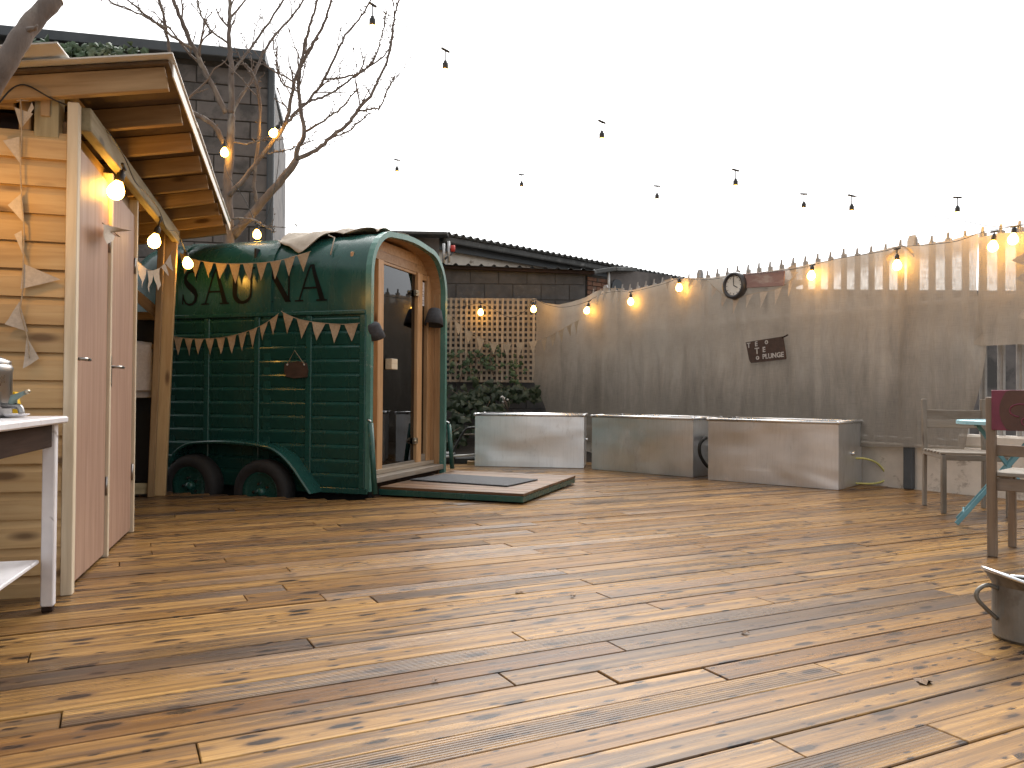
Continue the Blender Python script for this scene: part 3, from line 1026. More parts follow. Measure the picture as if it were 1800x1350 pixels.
# ================================================================== SAUNA TRAILER
RC, RH, RB = .42, 2.335, .05
def prof_pts(inset=0.0, n=9):
    """outline from near bottom, over the roof, to far bottom: (s, h)"""
    i = inset
    out = [(i, RB), (i, .7), (i, 1.3), (i, 1.6), (i, RH - RC)]
    for k in range(1, n + 1):
        a = math.pi / 2 * k / n
        out.append((RC - (RC - i) * math.cos(a), RH - RC + (RC - i) * math.sin(a)))
    m = 6
    for k in range(1, m):
        q = k / m
        out.append((lerp(RC, TW - RC, q), RH - i + .028 * math.sin(math.pi * q)))
    for k in range(0, n + 1):
        a = math.pi / 2 * (1 - k / n)
        out.append((TW - RC + (RC - i) * math.cos(a), RH - RC + (RC - i) * math.sin(a)))
    out += [(TW - i, 1.3), (TW - i, .7), (TW - i, RB)]
    return out
def side_off(h):                        # how far the flank has curved inwards at height h
    if h <= RH - RC:
        return 0.0
    q = min(1, (h - RH + RC) / RC)
    return RC * (1 - math.sqrt(max(0, 1 - q * q)))
tr = thing('sauna_trailer', 'dark green horsebox trailer turned sauna with black SAUNA lettering', 'trailer', T(0, 0, 0))
pp = prof_pts()
N = len(pp)
rings = [(0.0, 1.0), (.4, 1.0), (1.0, 1.0), (1.6, 1.0), (2.1, 1.0), (TL - .25, 1.0), (TL - .1, .975), (TL, .92), (TL + .05, .8)]
v, f = [], []
for (t, sc) in rings:
    for (s, h) in pp:
        v.append(T(t, TW / 2 + (s - TW / 2) * sc, 1.1 + (h - 1.1) * (1 - (1 - sc) * .6)))
for r in range(len(rings) - 1):
    for i in range(N - 1):
        f.append((r * N + i, r * N + i + 1, r * N + N + i + 1, r * N + N + i))
f.append(tuple(range((len(rings) - 1) * N, len(rings) * N)))
body = mk('body', v, f, m_green, tr, None, True)
# floor pan
link('floor_pan', box_mesh(TL - .1, TW - .06, .05, m_darkwood), m_darkwood, tr, frame(T(TL / 2, TW / 2, .09), FW, UP))
link('underbody_dark_box', box_mesh(TL - .15, TW - .26, .36, m_deepshade), m_deepshade, tr, frame(T(TL / 2, TW / 2 + .02, -.12), FW, UP))  # solid dark box added to close the bright gap below the body
# roof bow over the middle, front bow, rear trim hoop
def hoop(name, t0, t1, out, inn, mat, smooth=False):
    a, b = prof_pts(-out), prof_pts(inn)
    v, f = [], []
    for q in (a, b):
        for t in (t0, t1):
            v += [T(t, s, h) for s, h in q]
    n = len(a)
    for i in range(n - 1):
        f += [(i, i + 1, n + i + 1, n + i), (2 * n + i + 1, 2 * n + i, 3 * n + i, 3 * n + i + 1),
              (i + 1, i, 2 * n + i, 2 * n + i + 1), (n + i, n + i + 1, 3 * n + i + 1, 3 * n + i)]
    return mk(name, v, f, mat, tr, None, smooth)
hoop('roof_bow', .98, 1.05, .016, .0, m_green)
hoop('roof_bow', 2.02, 2.08, .014, .0, m_green)
hoop('rear_trim', -.02, .035, .014, .035, m_greentrim)
hoop('rear_lining', .036, .235, -.012, .03, m_saunawood)
# waist rail and flank ribs
bar('waist_rail', T(.03, -.014, 1.585), T(2.45, -.014, 1.585), .03, .035, UP, m_green, tr, .006)
ribs = [0.055, .585, 1.12, 1.66, 2.2]
for t in ribs:
    bar('flank_rib', T(t, -.013, .07), T(t, -.013, 1.565), .03, .06, FW, m_green, tr, .008)
# lapped flank boards, each its own strip
strip_prof = [(0.0, 0.0), (.004, .004), (.021, .088), (.021, .098), (.016, .106), (.002, .1185), (0, .1185)]
def strip_mesh(L):
    v, f = [], []
    n = len(strip_prof)
    for x in (-L / 2, L / 2):
        v += [(x, o, h) for o, h in strip_prof]
    for i in range(n):
        j = (i + 1) % n
        f.append((i, i + n, j + n, j))
    f += [tuple(range(n)), tuple(range(2 * n - 1, n - 1, -1))]
    m = mesh_of('flank_board', v, f)
    m.materials.append(m_green)
    return m
for q in range(len(ribs) - 1):
    L = ribs[q + 1] - ribs[q] - .062
    sm = strip_mesh(L)
    tc = (ribs[q] + ribs[q + 1]) / 2
    for r in range(12):
        h = .075 + r * .1235
        # local x along the flank, local y outwards
        mw = frame(T(tc, -.002, h), -FW, UP)
        # -FW x : y = z cross x
        o = link('flank_board', sm, m_green, tr, mw @ Matrix.Rotation(math.pi, 4, 'Z'))
bar('bottom_rail', T(.0, -.010, .05), T(.75, -.010, .05), .03, .05, UP, m_green, tr, .006)
# mudguard
mgp = [(296, 812), (303, 797), (316, 785), (335, 777), (380, 774), (420, 776), (455, 781), (478, 787), (498, 801), (515, 820), (530, 842), (547, 868)]
mg = smooth_path([on_side(x, y, .20) for x, y in mgp], 3)
v, f = [], []
n = len(mg)
cen = on_side(405, 860, .2)
for i, p in enumerate(mg):
    d = (cen - p)
    d = d - WD * d.dot(WD)
    d.normalize()
    dn = d * .028
    v += [p + WD * .21, p - WD * .0 , p - WD * .012 + d * .012, p - WD * .006 + dn, p + dn, p + WD * .21 + d * .01]
for i in range(n - 1):
    for k in range(5):
        f.append((i * 6 + k, i * 6 + k + 1, i * 6 + 6 + k + 1, i * 6 + 6 + k))
f += [tuple(range(5, -1, -1)), tuple(range((n - 1) * 6, n * 6))]
mk('mudguard', v, f, m_green, tr, None, False)
# wheels, sunk below the deck
def wheel(px, py):
    c = on_side(px, py, .13)
    axm = frame(c, FW, WD)               # local z across the trailer
    w = link('wheel', mesh_of('wheel', *lathe_vf([(.02, -.04), (.09, -.04), (.12, -.055), (.155, -.05), (.175, -.075), (.175, .08), (.02, .08)], 24)), m_greentrim if False else m_green, tr, axm, True)
    mk('tyre', *lathe_vf([(.175, -.07), (.20, -.088), (.25, -.085), (.275, -.06), (.282, -.03), (.282, .05), (.26, .085), (.175, .085)], 32), m_rubber, w, axm, True)
    mk('hub', *lathe_vf([(0, -.085), (.03, -.082), (.04, -.06), (.045, -.03), (.045, 0)], 16), m_green, w, axm, True)
    for k in range(5):
        a = 2 * math.pi * k / 5
        mk('wheel_nut', *lathe_vf([(0, -.058), (.011, -.058), (.011, -.03)], 6), m_steel, w, axm @ Matrix.Translation((.075 * math.cos(a), .075 * math.sin(a), 0)))
wheel(341, 853)
wheel(465, 864)
# black sheet standing in for the unlit inside of the sauna
link('inner_dark_sheet', box_mesh(TW - .1, .02, 2.1, m_deepshade), m_deepshade, tr, frame(T(1.2, TW / 2, 1.15), WD, UP))
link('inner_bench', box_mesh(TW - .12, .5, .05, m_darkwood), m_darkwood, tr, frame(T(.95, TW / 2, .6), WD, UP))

# rear timber front: header planks cut to the arch, stiles, glass door, side light, panel
RT = .20
def half(h, ins=.03):
    if h <= RH - RC:
        return ins
    q = (h - (RH - RC)) / (RC - ins)
    if q >= 1:
        return RC
    return RC - (RC - ins) * math.sqrt(1 - q * q)
def rear_panel(name, s0f, s1f, h0, h1, mat, thick=.03, t=RT, n=10, parent=None):
    hs_ = np.linspace(h0, h1, n)
    L = [(s0f(h), h) for h in hs_]
    R = [(s1f(h), h) for h in hs_][::-1]
    o = T(t, 0, 0)
    vf = poly_prism(R + L, o, WD, UP, thick)
    return mk(name, *vf, mat, parent or tr)
top = RH - .031
rear_panel('header_board', lambda h: half(h), lambda h: TW - half(h), 2.122, 2.205, m_saunawood, .05, RT - .012)
rear_panel('header_board', lambda h: half(h), lambda h: TW - half(h), 2.209, top, m_saunawood, .05, RT - .007, 14)
def vpost(name, s0, s1, h0, h1, d, mat, t=RT - .03, par=None):
    return bar(name, T(t, (s0 + s1) / 2, h0), T(t, (s0 + s1) / 2, h1), d, s1 - s0, WD, mat, par or tr, .004)
for (a, b) in ((.034, .16), (.163, .29), (.293, .415)):
    vpost('lining_board', a, b, .16, 2.118, .03, m_saunawood, RT)
gdoor = link('glass_door', mesh_of('glass_door', *poly_prism([(.526, .225), (1.262, .225), (1.262, 2.09), (.526, 2.09)], T(RT - .02, 0, 0), WD, UP, .008)), m_glass, tr)
vpost('stile', .418, .524, .16, 2.118, .06, m_saunawood, RT - .03)
vpost('stile', 1.264, 1.372, .16, 2.118, .06, m_saunawood, RT - .03)
bar('bottom_rail', T(RT - .02, .526, .19), T(RT - .02, 1.262, .19), .04, .06, UP, m_oldwood, tr, .003)
bar('top_rail', T(RT - .018, .526, 2.105), T(RT - .018, 1.262, 2.105), .04, .026, UP, m_saunawood, tr, .003)
mk('side_light', *poly_prism([(1.374, .27), (1.50, .27), (1.50, 2.06), (1.374, 2.06)], T(RT - .015, 0, 0), WD, UP, .008), m_glass, tr)
bar('side_rail', T(RT - .02, 1.374, .225), T(RT - .02, 1.50, .225), .05, .085, UP, m_oldwood, tr, .003)
bar('side_rail', T(RT - .02, 1.374, 2.088), T(RT - .02, 1.50, 2.088), .05, .054, UP, m_saunawood, tr, .003)
vpost('stile', 1.502, 1.590, .16, 2.118, .06, m_saunawood, RT - .03)
for k, (a, b) in enumerate(((.04, .098), (.101, .166))):
    bar('reveal_board', T((a + b) / 2, 1.590, .15), T((a + b) / 2, 1.590, 1.93), .012, b - a, FW, m_saunawood, tr, .002)
bar('threshold', T(.05, .05, .135), T(.05, 1.58, .135), .14, .05, UP, m_oldwood, tr, .004)
bar('threshold', T(.14, .05, .180), T(.14, 1.58, .180), .10, .035, UP, m_fencewood, tr, .003)
# door furniture
bar('pull_block', T(RT - .065, .62, 1.165), T(RT - .065, .74, 1.165), .07, .10, UP, m_trim, gdoor, .004)
for hh in (1.905, .415):
    link('hinge', box_mesh(.07, .03, .06, m_brass, .004), m_brass, gdoor, frame(T(RT - .05, 1.245, hh), WD, UP))
    tube('hinge_pin', [T(RT - .07, 1.20, hh), T(RT - .045, 1.245, hh)], .017, m_brass, gdoor)
# paper notice in the side light
nt_ = tag(mk('paper_notice', *poly_prism([(1.378, 1.80), (1.488, 1.80), (1.488, 2.045), (1.378, 2.045)], T(RT - .024, 0, 0), WD, UP, .002), m_paper),
          'white printed paper notice taped inside the narrow side window', 'notice')
WM[nt_.name] = Matrix()
for k in range(14):
    hh = 2.022 - k * .0155
    if k % 5 == 4:
        continue
    s1_ = 1.39 + random.uniform(.05, .09)
    mk('text_line', *poly_prism([(1.387, hh), (s1_, hh), (s1_, hh + .005), (1.387, hh + .005)], T(RT - .0262, 0, 0), WD, UP, .001), m_cable, nt_)

# ramp lowered on the deck
ra = [G(661, 872), G(919, 886.5), G(1014, 850.0)]
rdx = (ra[1] - ra[0]); rdx.z = 0
rl = rdx.length; rdx.normalize()
rdy = Vector((-rdx.y, rdx.x, 0))
rw = 1.60
rc = ra[1]
def RP(a, b, h): return rc - rdx * a + rdy * b + UP * h      # a back to the trailer, b across
rl = 1.32
ramp = link('ramp', box_mesh(rl, rw, .05, m_green, .004), m_green, tr, frame(RP(rl / 2, rw / 2, .037), rdx, UP))
nb = 11
for k in range(nb):
    b0_, b1_ = rw * k / nb + .002, rw * (k + 1) / nb - .002
    bar('ramp_board', RP(rl - .01, (b0_ + b1_) / 2, .074 + (k % 3) * .0006), RP(-.004, (b0_ + b1_) / 2, .074 + (k % 3) * .0006), b1_ - b0_, .022, UP, m_rampw if 'm_rampw' in globals() else globals().setdefault('m_rampw', wood('ramp_wood', (.22, .12, .055), (.15, .08, .038), (.075, .04, .022), .4, .4)), ramp, .002)
for (p0, p1) in (((651.5, 744, 6.78), (659, 869, 6.72)), ((789, 746, 8.36), (795, 824, 8.32))):
    a, b = P(*p1), P(*p0)
    st_ = tube('ramp_strut', [a, b], .024, m_green, tr, 10)
    tube('strut_pin', [b + UP * .0, b + UP * .02, b - Vector((.03, .0, -.03))], .008, m_galvrim, st_, 6)
# doormat
mm = [G(725, 845.5, .088), G(897.5, 857, .088), G(938.5, 843.5, .088), G(780, 833.5, .088)]
mx = (mm[1] - mm[0]).normalized(); my = Vector((-mx.y, mx.x, 0))
mat_o = link('door_mat', box_mesh((mm[1] - mm[0]).length, .62, .012, m_mat, .003), m_mat, None,
             frame((mm[0] + mm[1] + mm[2] + mm[3]) / 4 + UP * .006, mx, UP))
tag(mat_o, 'black ribbed rubber door mat lying on the lowered ramp', 'door mat')

# black serif lettering
def letter(ch, px0, px1, h0, h1):
    ta, tb = (on_side(px0, 500) - TA).dot(FW), (on_side(px1, 500) - TA).dot(FW)
    v, f = [], []
    cnt = [0]
    def put(x, y):
        t = lerp(ta, tb, x)
        h = lerp(h0, h1, y)
        v.append(T(t, side_off(h) - .004 - cnt[0] * .0005, h))
        return len(v) - 1
    def strip(path, widths, n=None):          # a stroke along a path, widths given across
        cnt[0] += 1
        pts = [Vector((x, y)) for x, y in path]
        L, R = [], []
        for i, p in enumerate(pts):
            d = (pts[min(i + 1, len(pts) - 1)] - pts[max(i - 1, 0)]).normalized()
            nn = Vector((-d.y, d.x))
            L.append(put(*(p + nn * widths[i] / 2)))
            R.append(put(*(p - nn * widths[i] / 2)))
        for i in range(len(pts) - 1):
            f.append((L[i], R[i], R[i + 1], L[i + 1]))
    def quad(x0, y0, x1, y1, w0, w1=None):    # slanted stem with horizontal ends
        cnt[0] += 1
        w1 = w0 if w1 is None else w1
        K = 6
        L, R = [], []
        for i in range(K + 1):
            q = i / K
            x, y, w = lerp(x0, x1, q), lerp(y0, y1, q), lerp(w0, w1, q)
            L.append(put(x - w / 2, y)); R.append(put(x + w / 2, y))
        for i in range(K):
            f.append((L[i], R[i], R[i + 1], L[i + 1]))
    def serif(xc, w, y):
        cnt[0] += 1
        a = [put(xc - w / 2, y - .02), put(xc + w / 2, y - .02), put(xc + w / 2, y + .02), put(xc - w / 2, y + .02)]
        f.append(tuple(a))
    if ch == 'A':
        quad(.12, .02, .47, 1.0, .055)
        quad(.86, .02, .52, 1.0, .17, .10)
        quad(.47, .335, .47, .385, .46)
        serif(.12, .28, .02); serif(.84, .34, .02)
    elif ch == 'U':
        quad(.20, .28, .20, .98, .17)
        quad(.82, .28, .82, .98, .06)
        path, wd = [], []
        for k in range(13):
            a = math.pi + math.pi * k / 12
            path.append((.51 + .31 * math.cos(a), .29 + .26 * math.sin(a)))
            wd.append(lerp(.17, .06, k / 12) if k not in (5, 6, 7) else .085)
        strip(path, wd)
        serif(.20, .36, .98); serif(.82, .26, .98)
    elif ch == 'N':
        quad(.17, .02, .17, .98, .055)
        quad(.84, .02, .84, .98, .055)
        quad(.82, .0, .16, .99, .19)
        serif(.17, .28, .02); serif(.84, .26, .98); serif(.11, .18, .98)
    elif ch == 'S':
        path = [(.76, .72), (.74, .84), (.64, .94), (.48, .975), (.32, .93), (.22, .80), (.24, .68), (.36, .58), (.52, .49), (.68, .39), (.77, .26), (.72, .12), (.58, .03), (.42, .015), (.26, .06), (.16, .17), (.12, .30)]
        wd = [.05, .055, .06, .065, .10, .15, .17, .19, .20, .19, .16, .12, .07, .06, .06, .055, .05]
        strip(path, wd)
        quad(.76, .70, .77, .97, .04, .06); quad(.12, .32, .11, .03, .04, .06)
    o = mk('letter', v, f, m_lettering, tr)
    o['label'] = 'black painted serif letter ' + ch
for ch, a, b in (('S', 318, 354), ('A', 356, 403), ('U', 404, 450), ('N', 464, 517), ('A', 520, 575)):
    letter(ch, a, b, 1.695, 2.02)

# folded canvas on the roof
cvx, cfx = [], []
nu, nvv = 26, 16
def roof_pt(t, w, off):
    # w = distance travelled over the profile from the near flank's upper part
    arc = RC * math.pi / 2
    if w < arc:
        a = w / RC
        return T(t, RC - (RC + off) * math.cos(a), RH - RC + (RC + off) * math.sin(a))
    q = w - arc
    return T(t, RC + q, RH + off + .028 * math.sin(math.pi * min(1, q / (TW - 2 * RC))))
for j in range(nvv + 1):
    for i in range(nu + 1):
        a, b = i / nu, j / nvv
        t = lerp(.05, 1.02, a)
        edge = .37 + .15 * math.sin(a * 5.2 + .6) + .05 * math.sin(a * 17)
        if a > .86:
            edge += (a - .86) * .9
        w = lerp(edge, 1.35, b ** 1.2)
        off = .02 + .03 * abs(math.sin(b * 7 + a * 9)) * (1 - b * .5) + .035 * max(0, mnoise.noise((t * 5, w * 6, 2)))
        if j == 0:
            off += .012
        cvx.append(roof_pt(t, w, off))
for j in range(nvv):
    for i in range(nu):
        cfx.append((j * (nu + 1) + i, j * (nu + 1) + i + 1, (j + 1) * (nu + 1) + i + 1, (j + 1) * (nu + 1) + i))
tp_ = tag(mk('roof_tarp', cvx, cfx, m_tarp, None, None, True), 'crumpled beige canvas tarpaulin thrown over the trailer roof', 'tarpaulin')
sf = tp_.modifiers.new('thickness', 'SOLIDIFY'); sf.thickness = .004
# rolled flap hanging on the near side
flp = [roof_pt(t, w, .035 + .015 * math.sin(t * 20)) for t, w in ((.40, .42), (.32, .36), (.22, .35), (.12, .42))]
tag(tube('tarp_cord', [roof_pt(.62, .62, .05), roof_pt(.5, .40, .05), roof_pt(.42, .36, .045), roof_pt(.40, .18, .02)], .006, m_tarp), 'frayed pale cord dangling from the roof tarpaulin', 'cord')

# felt hats on the door jambs
def hat(name, label, c, xd, tilt, sc=1.0):
    o = mk(name, *lathe_vf([(.0, .17), (.045, .168), (.065, .15), (.082, .08), (.098, .0), (.094, .0), (.078, .08), (.06, .145), (.0, .16)], 20), m_felt, None,
           Matrix.Translation(c) @ Matrix.Rotation(tilt, 4, xd) @ Matrix.Scale(sc, 4), True)
    return tag(o, label, 'hat')
hat('felt_hat', 'dark grey felt sauna hat hanging on the right jamb of the sauna', T(.06, 1.475, 1.60), Vector(FW), math.radians(12), 1.05)
hat('felt_hat', 'black felt sauna hat hanging on the left edge of the sauna doorway', T(-.03, .07, 1.37), Vector(FW), math.radians(-28), .80)

# small brown sign on the flank
so = on_side(521, 650, .035)
sgn = thing('flank_sign', 'small dark brown wooden sign hung by a cord on the trailer flank', 'sign', so)
sx = -FW
spts = [(-.115, .055), (.02, .075), (.10, .06), (.118, .0), (.11, -.065), (-.02, -.075), (-.105, -.06), (-.122, 0)]
mk('board', *poly_prism(spts, so, sx, UP, .018), m_signbrown, sgn)
tube('cord', [so + sx * -.085 + UP * .05 - WD * .012, so + sx * -.02 + UP * .17, so + sx * .085 + UP * .05 - WD * .012], .003, m_bunting, sgn, 5)
for q in (-.085, .085):
    mk('cord_knot', *lathe_vf([(0, -.006), (.008, -.004), (.008, .004), (0, .006)], 8), m_signtext, sgn, frame(so + sx * q + UP * .045 - WD * .012, sx, WD))

# ================================================================== TANKS
def tank(label, pl, pr, h=.655, dep=.66):
    a, b = G(*pl), G(*pr)
    x = (b - a).normalized()
    y = Vector((-x.y, x.x, 0))
    L = 1.345
    c = (a + b) / 2
    root = thing('steel_trough', label, 'trough', c, 'galvanised plunge troughs along the fence')
    tp, w = h, .006
    def Q(u, v_, z): return c + x * u + y * v_ + UP * z
    hl = L / 2
    ins = .0
    nx_, nz_ = 18, 10
    v, f = [], []
    # front face with a shallow press-formed wobble, then plain back and ends
    for j in range(nz_ + 1):
        for i in range(nx_ + 1):
            u, z = lerp(-hl, hl, i / nx_), lerp(.004, tp - .02, j / nz_)
            e = min(1, 6 * min(i / nx_, 1 - i / nx_)) * min(1, 5 * min(j / nz_, 1 - j / nz_))
            v.append(Q(u, .0 - .009 * e * mnoise.noise((u * 2.0 + c.x * 3, z * 3.2, c.y)), z))
    for j in range(nz_):
        for i in range(nx_):
            k = j * (nx_ + 1) + i
            f.append((k, k + 1, k + nx_ + 2, k + nx_ + 1))
    n0 = len(v)
    for z in (.004, tp - .02):
        v += [Q(-hl, 0, z), Q(hl, 0, z), Q(hl, dep, z), Q(-hl, dep, z)]
    for z in (tp - .02, .03):
        v += [Q(-hl + w, w + .012, z), Q(hl - w, w + .012, z), Q(hl - w, dep - w, z), Q(-hl + w, dep - w, z)]
    f += [(n0 + 1, n0 + 2, n0 + 6, n0 + 5), (n0 + 2, n0 + 3, n0 + 7, n0 + 6), (n0 + 3, n0, n0 + 4, n0 + 7)]
    f += [(n0 + 8 + i, n0 + 8 + (i + 1) % 4, n0 + 12 + (i + 1) % 4, n0 + 12 + i) for i in range(4)]
    f += [(n0 + 12, n0 + 13, n0 + 14, n0 + 15), (n0, n0 + 3, n0 + 2, n0 + 1)]
    mk('shell', v, f, m_galv, root, None, False)
    loop = [Q(-hl, .0, tp - .014), Q(hl, .0, tp - .014), Q(hl, dep, tp - .014), Q(-hl, dep, tp - .014)]
    for i in range(4):
        p, q = loop[i], loop[(i + 1) % 4]
        tube('rolled_rim', [p, q], .0165, m_galvrim, root, 10)
    for cc in loop:
        mk('corner_cap', *lathe_vf([(0, -.018), (.017, -.016), (.021, 0), (.017, .016), (0, .018)], 10), m_galvrim, root, Matrix.Translation(cc), True)
    hd = tube('side_plug', [Q(hl, dep * .55, .33), Q(hl + .03, dep * .55, .33)], .02, m_galvrim, root)
    mk('water', [Q(-hl + .01, .02, .5), Q(hl - .01, .02, .5), Q(hl - .01, dep - .01, .5), Q(-hl + .01, dep - .01, .5)], [(0, 1, 2, 3)], m_waterdk, root)
    return Q, hl, dep
m_waterdk = plain('still_dark_water', (.012, .015, .015), .08)
tq1 = tank('left galvanised steel trough, nearest the sauna ramp', (835, 819.6), (1025.6, 823.4))
tq2 = tank('middle galvanised steel trough in the row of three', (1039.4, 825), (1219, 839.6))
tq3 = tank('right galvanised steel trough, nearest the chairs, end face showing', (1244.5, 843.5), (1474, 862), dep=.70)
Q2, hl2, dep2 = tq2
tag(tube('black_hose', smooth_path([Q2(hl2 + .012, .28, .42), Q2(hl2 + .09, .10, .43), Q2(hl2 + .06, .04, .36), Q2(hl2 + .055, .06, .24), Q2(hl2 + .10, .14, .12), Q2(hl2 + .16, .25, .05)], 5), .018, m_cable), 'loop of thick black hose between middle and right troughs', 'hose')
yh = smooth_path([P(x, y, 7.98) for x, y in ((1500, 806), (1518, 806), (1540, 813), (1554, 828), (1558, 838), (1552, 846), (1535, 850), (1515, 850), (1500, 849))], 4)
tag(tube('yellow_hose', yh, .010, m_hosey), 'thin yellow hose looping out beside the right trough', 'hose')
pip = thing('plumbing_pipes', 'white and black pipes lying behind the ramp left of the troughs', 'pipe', P(800, 815, 10.2))
tube('white_pipe', [P(781, 803, 10.15), P(840, 799, 10.25)], .014, m_whitepipe, pip)
tube('black_pipe', smooth_path([P(796, 795, 10.2), P(806, 775, 10.2), P(818, 756, 10.2), P(828, 752, 10.2), P(860, 752, 10.2)], 4), .016, m_cable, pip)
tube('black_pipe', [P(815, 764, 10.3), P(860, 763, 10.3)], .009, m_oldwood, pip)
mk('pump', *lathe_vf([(0, -.1), (.09, -.1), (.1, -.07), (.1, .07), (.09, .1), (0, .1)], 14), m_cable, pip, frame(P(787, 807, 10.3), (0, 0, 1), (1, 0, 0)), True)
link('pump_case', box_mesh(.36, .25, .13, m_cable, .02), m_cable, pip, Matrix.Translation(P(815, 811, 10.35)))
link('timber_block', box_mesh(.11, .1, .07, m_raft, .004), m_raft, pip, Matrix.Translation(P(829, 815, 10.1)))

# ================================================================== TRELLIS ON THE WALL
TY = 12.70
tl = thing('trellis_panel', 'square wooden trellis panel fixed to the block wall', 'trellis', P(860, 672, TY))
a0, a1 = P(770, 522.5, TY), P(943, 525, TY)
z0, z1 = P(860, 672, TY).z, P(860, 524, TY).z
ncol, nrow = 19, 16
for i in range(ncol):
    x = lerp(a0.x, a1.x, (i + .5) / ncol)
    bar('upright_slat', (x, TY, z0), (x, TY, z1), .012, .040, (1, 0, 0), m_fencewood, tl, .002)
for j in range(nrow):
    z = lerp(z0 + .02, z1 - .02, j / (nrow - 1))
    bar('cross_slat', (a0.x, TY + .013, z), (a1.x, TY + .013, z), .012, .038, UP, m_fencewood, tl, .002)

# ================================================================== PALISADE FENCE, WALL, BURLAP
TIP = 2.455
S0, S1 = -2.35, 8.0
fe = thing('palisade_fence', 'grey steel palisade fence with pointed pales behind the burlap', 'fence', FP(0, -.1, 0))
wp = [(-.034, .0), (-.020, .014), (-.007, .004), (.007, .004), (.020, .014), (.034, .0)]
def pale_vf():
    v, f = [], []
    z0, z1, z2 = .34, TIP - .075, TIP
    def lay(z, sx, dy):
        return [(x * sx, -(y) + dy, z) for x, y in wp]
    n = 6
    for dy in (0, .004):
        v += lay(z0, 1, dy) + lay(z1, 1, dy)
        # three-pointed head: outer shoulders low, centre spike
        v += [(-.034, dy, z1 + .012), (-.015, -.010 + dy, z1 + .02), (-.010, -.004 + dy, z2), (.010, -.004 + dy, z2), (.015, -.010 + dy, z1 + .02), (.034, dy, z1 + .012)]
    for o in (0, 18):
        for r in (0, 6):
            for i in range(5):
                q = (o + r + i, o + r + i + 1, o + r + i + 7, o + r + i + 6)
                f.append(q if o == 0 else q[::-1])
    for r in (0, 6):
        f += [(r, r + 6, 18 + r + 6, 18 + r), (r + 5, 18 + r + 5, 18 + r + 11, r + 11)]
    f += [tuple(12 + i if k == 0 else 0 for k, i in ())] if False else []
    for i in range(5):
        f.append((12 + i, 12 + i + 1, 30 + i + 1, 30 + i))
    return v, f
pale_mesh = mesh_of('pale', *pale_vf())
fpost = [-2.16, -.365, 2.38, 5.1]
k = S0
npale = int((S1 - S0) / .155)
rr = random.Random(3)
for i in range(npale + 1):
    s = S1 - i * .155 - .09
    p = FP(s, -.115, rr.uniform(-.012, .012))
    link('pale', pale_mesh, m_spike, fe, frame(p, FD, UP) @ Matrix.Rotation(0, 4, 'Z'))
for s in fpost:
    hh = 2.50
    ps = [(-.05, 0), (.05, 0), (.05, hh - .34 - .05), (.03, hh - .34), (-.03, hh - .34), (-.05, hh - .34 - .05)]
    mk('post', *poly_prism(ps, FP(s + .04, -.17, .34), FD, UP, .02), m_pale_metal, fe)
for h in (.47, 1.80):
    bar('rail', FP(S0, -.145, h), FP(S1, -.145, h), .045, .045, UP, m_spike, fe, .004)
# stray low concrete wall below
lw = thing('low_wall', 'low chipped white plaster wall along the foot of the fence', 'wall', FP(-1, -.1, 0))
bar('wall_base', FP(-3.4, -.09, .20), FP(8, -.09, .20), .16, .46, UP, m_whitewall, lw, .01)
bar('wall_base', FP(2.9, -.11, .49), FP(8, -.11, .49), .12, .12, UP, m_whitewall, lw, .02)
pst = G(1597, 860)
sfe = fence_s(pst)
tag(bar('steel_stub', FP(sfe, .035, .0), FP(sfe, .035, .44), .06, .09, FD, m_fascia, None, .008), 'dark steel stub post standing against the white low wall', 'post')

# burlap
top_tab = [(945, 527), (960, 533), (985, 536), (1010, 531), (1032, 524), (1052, 511), (1095, 511), (1112, 511), (1138, 504), (1167, 497), (1178, 491), (1210, 489), (1244, 489), (1275, 485), (1330, 480), (1400, 470), (1444, 461), (1489, 453), (1533, 445), (1582, 433), (1600, 435), (1640, 428), (1673, 423), (1700, 415), (1724, 412)]
bot_tab = [(945, 668), (955, 690), (965, 712), (975, 760), (1100, 790), (1300, 790), (1500, 784), (1620, 786), (1680, 790), (1712, 796), (1724, 700)]
def burlap(name, label, tab, bot, nxs, nzs, off, right_edge=None, fold=.13, seed=0):
    pts = []
    xs = np.linspace(tab[0][0], tab[-1][0], nxs + 1)
    v, f, uvs, fo = [], [], [], []
    for i, x in enumerate(xs):
        yt, yb = interp(x, tab), interp(x, bot)
        for j in range(nzs + 1):
            b = j / nzs
            q = b ** .8
            y = lerp(yt, yb, q)
            xx = x
            if right_edge is not None and i > nxs * .86:
                k = (i / nxs - .86) / .14
                xx += k * (interp(y, right_edge) - tab[-1][0])
            p = on_fence(xx, y, off)
            s = fence_s(p)
            wob = .012 * mnoise.noise((s * 14, p.z * .6, seed + 2)) + .05 * mnoise.noise((s * 1.1, p.z * 1.2, seed + 4)) + .018 * mnoise.noise((s * 5, p.z * 2.5, seed))
            wob += .05 * b * b
            p = p + FN * (wob + .03)
            v.append(p)
            uvs.append((s, p.z))
            top = on_fence(x, yt, off).z
            fo.append(1.0 if top - p.z < fold else 0.0)
    m_ = nzs + 1
    for i in range(nxs):
        for j in range(nzs):
            f.append((i * m_ + j, i * m_ + j + 1, (i + 1) * m_ + j + 1, (i + 1) * m_ + j))
    me = mesh_of(name, v, f)
    ul = me.uv_layers.new(name='UVMap')
    li = [l.vertex_index for l in me.loops]
    ul.data.foreach_set('uv', [c for i in li for c in uvs[i]])
    at = me.attributes.new('fold', 'FLOAT', 'POINT')
    at.data.foreach_set('value', [q * .72 for q in fo])
    o = link(name, me, m_burlap, None, None, True)
    return tag(o, label, 'screen')
redge = [(400, 1724), (500, 1721), (560, 1725), (612, 1738), (640, 1735), (700, 1724), (740, 1716), (800, 1712)]
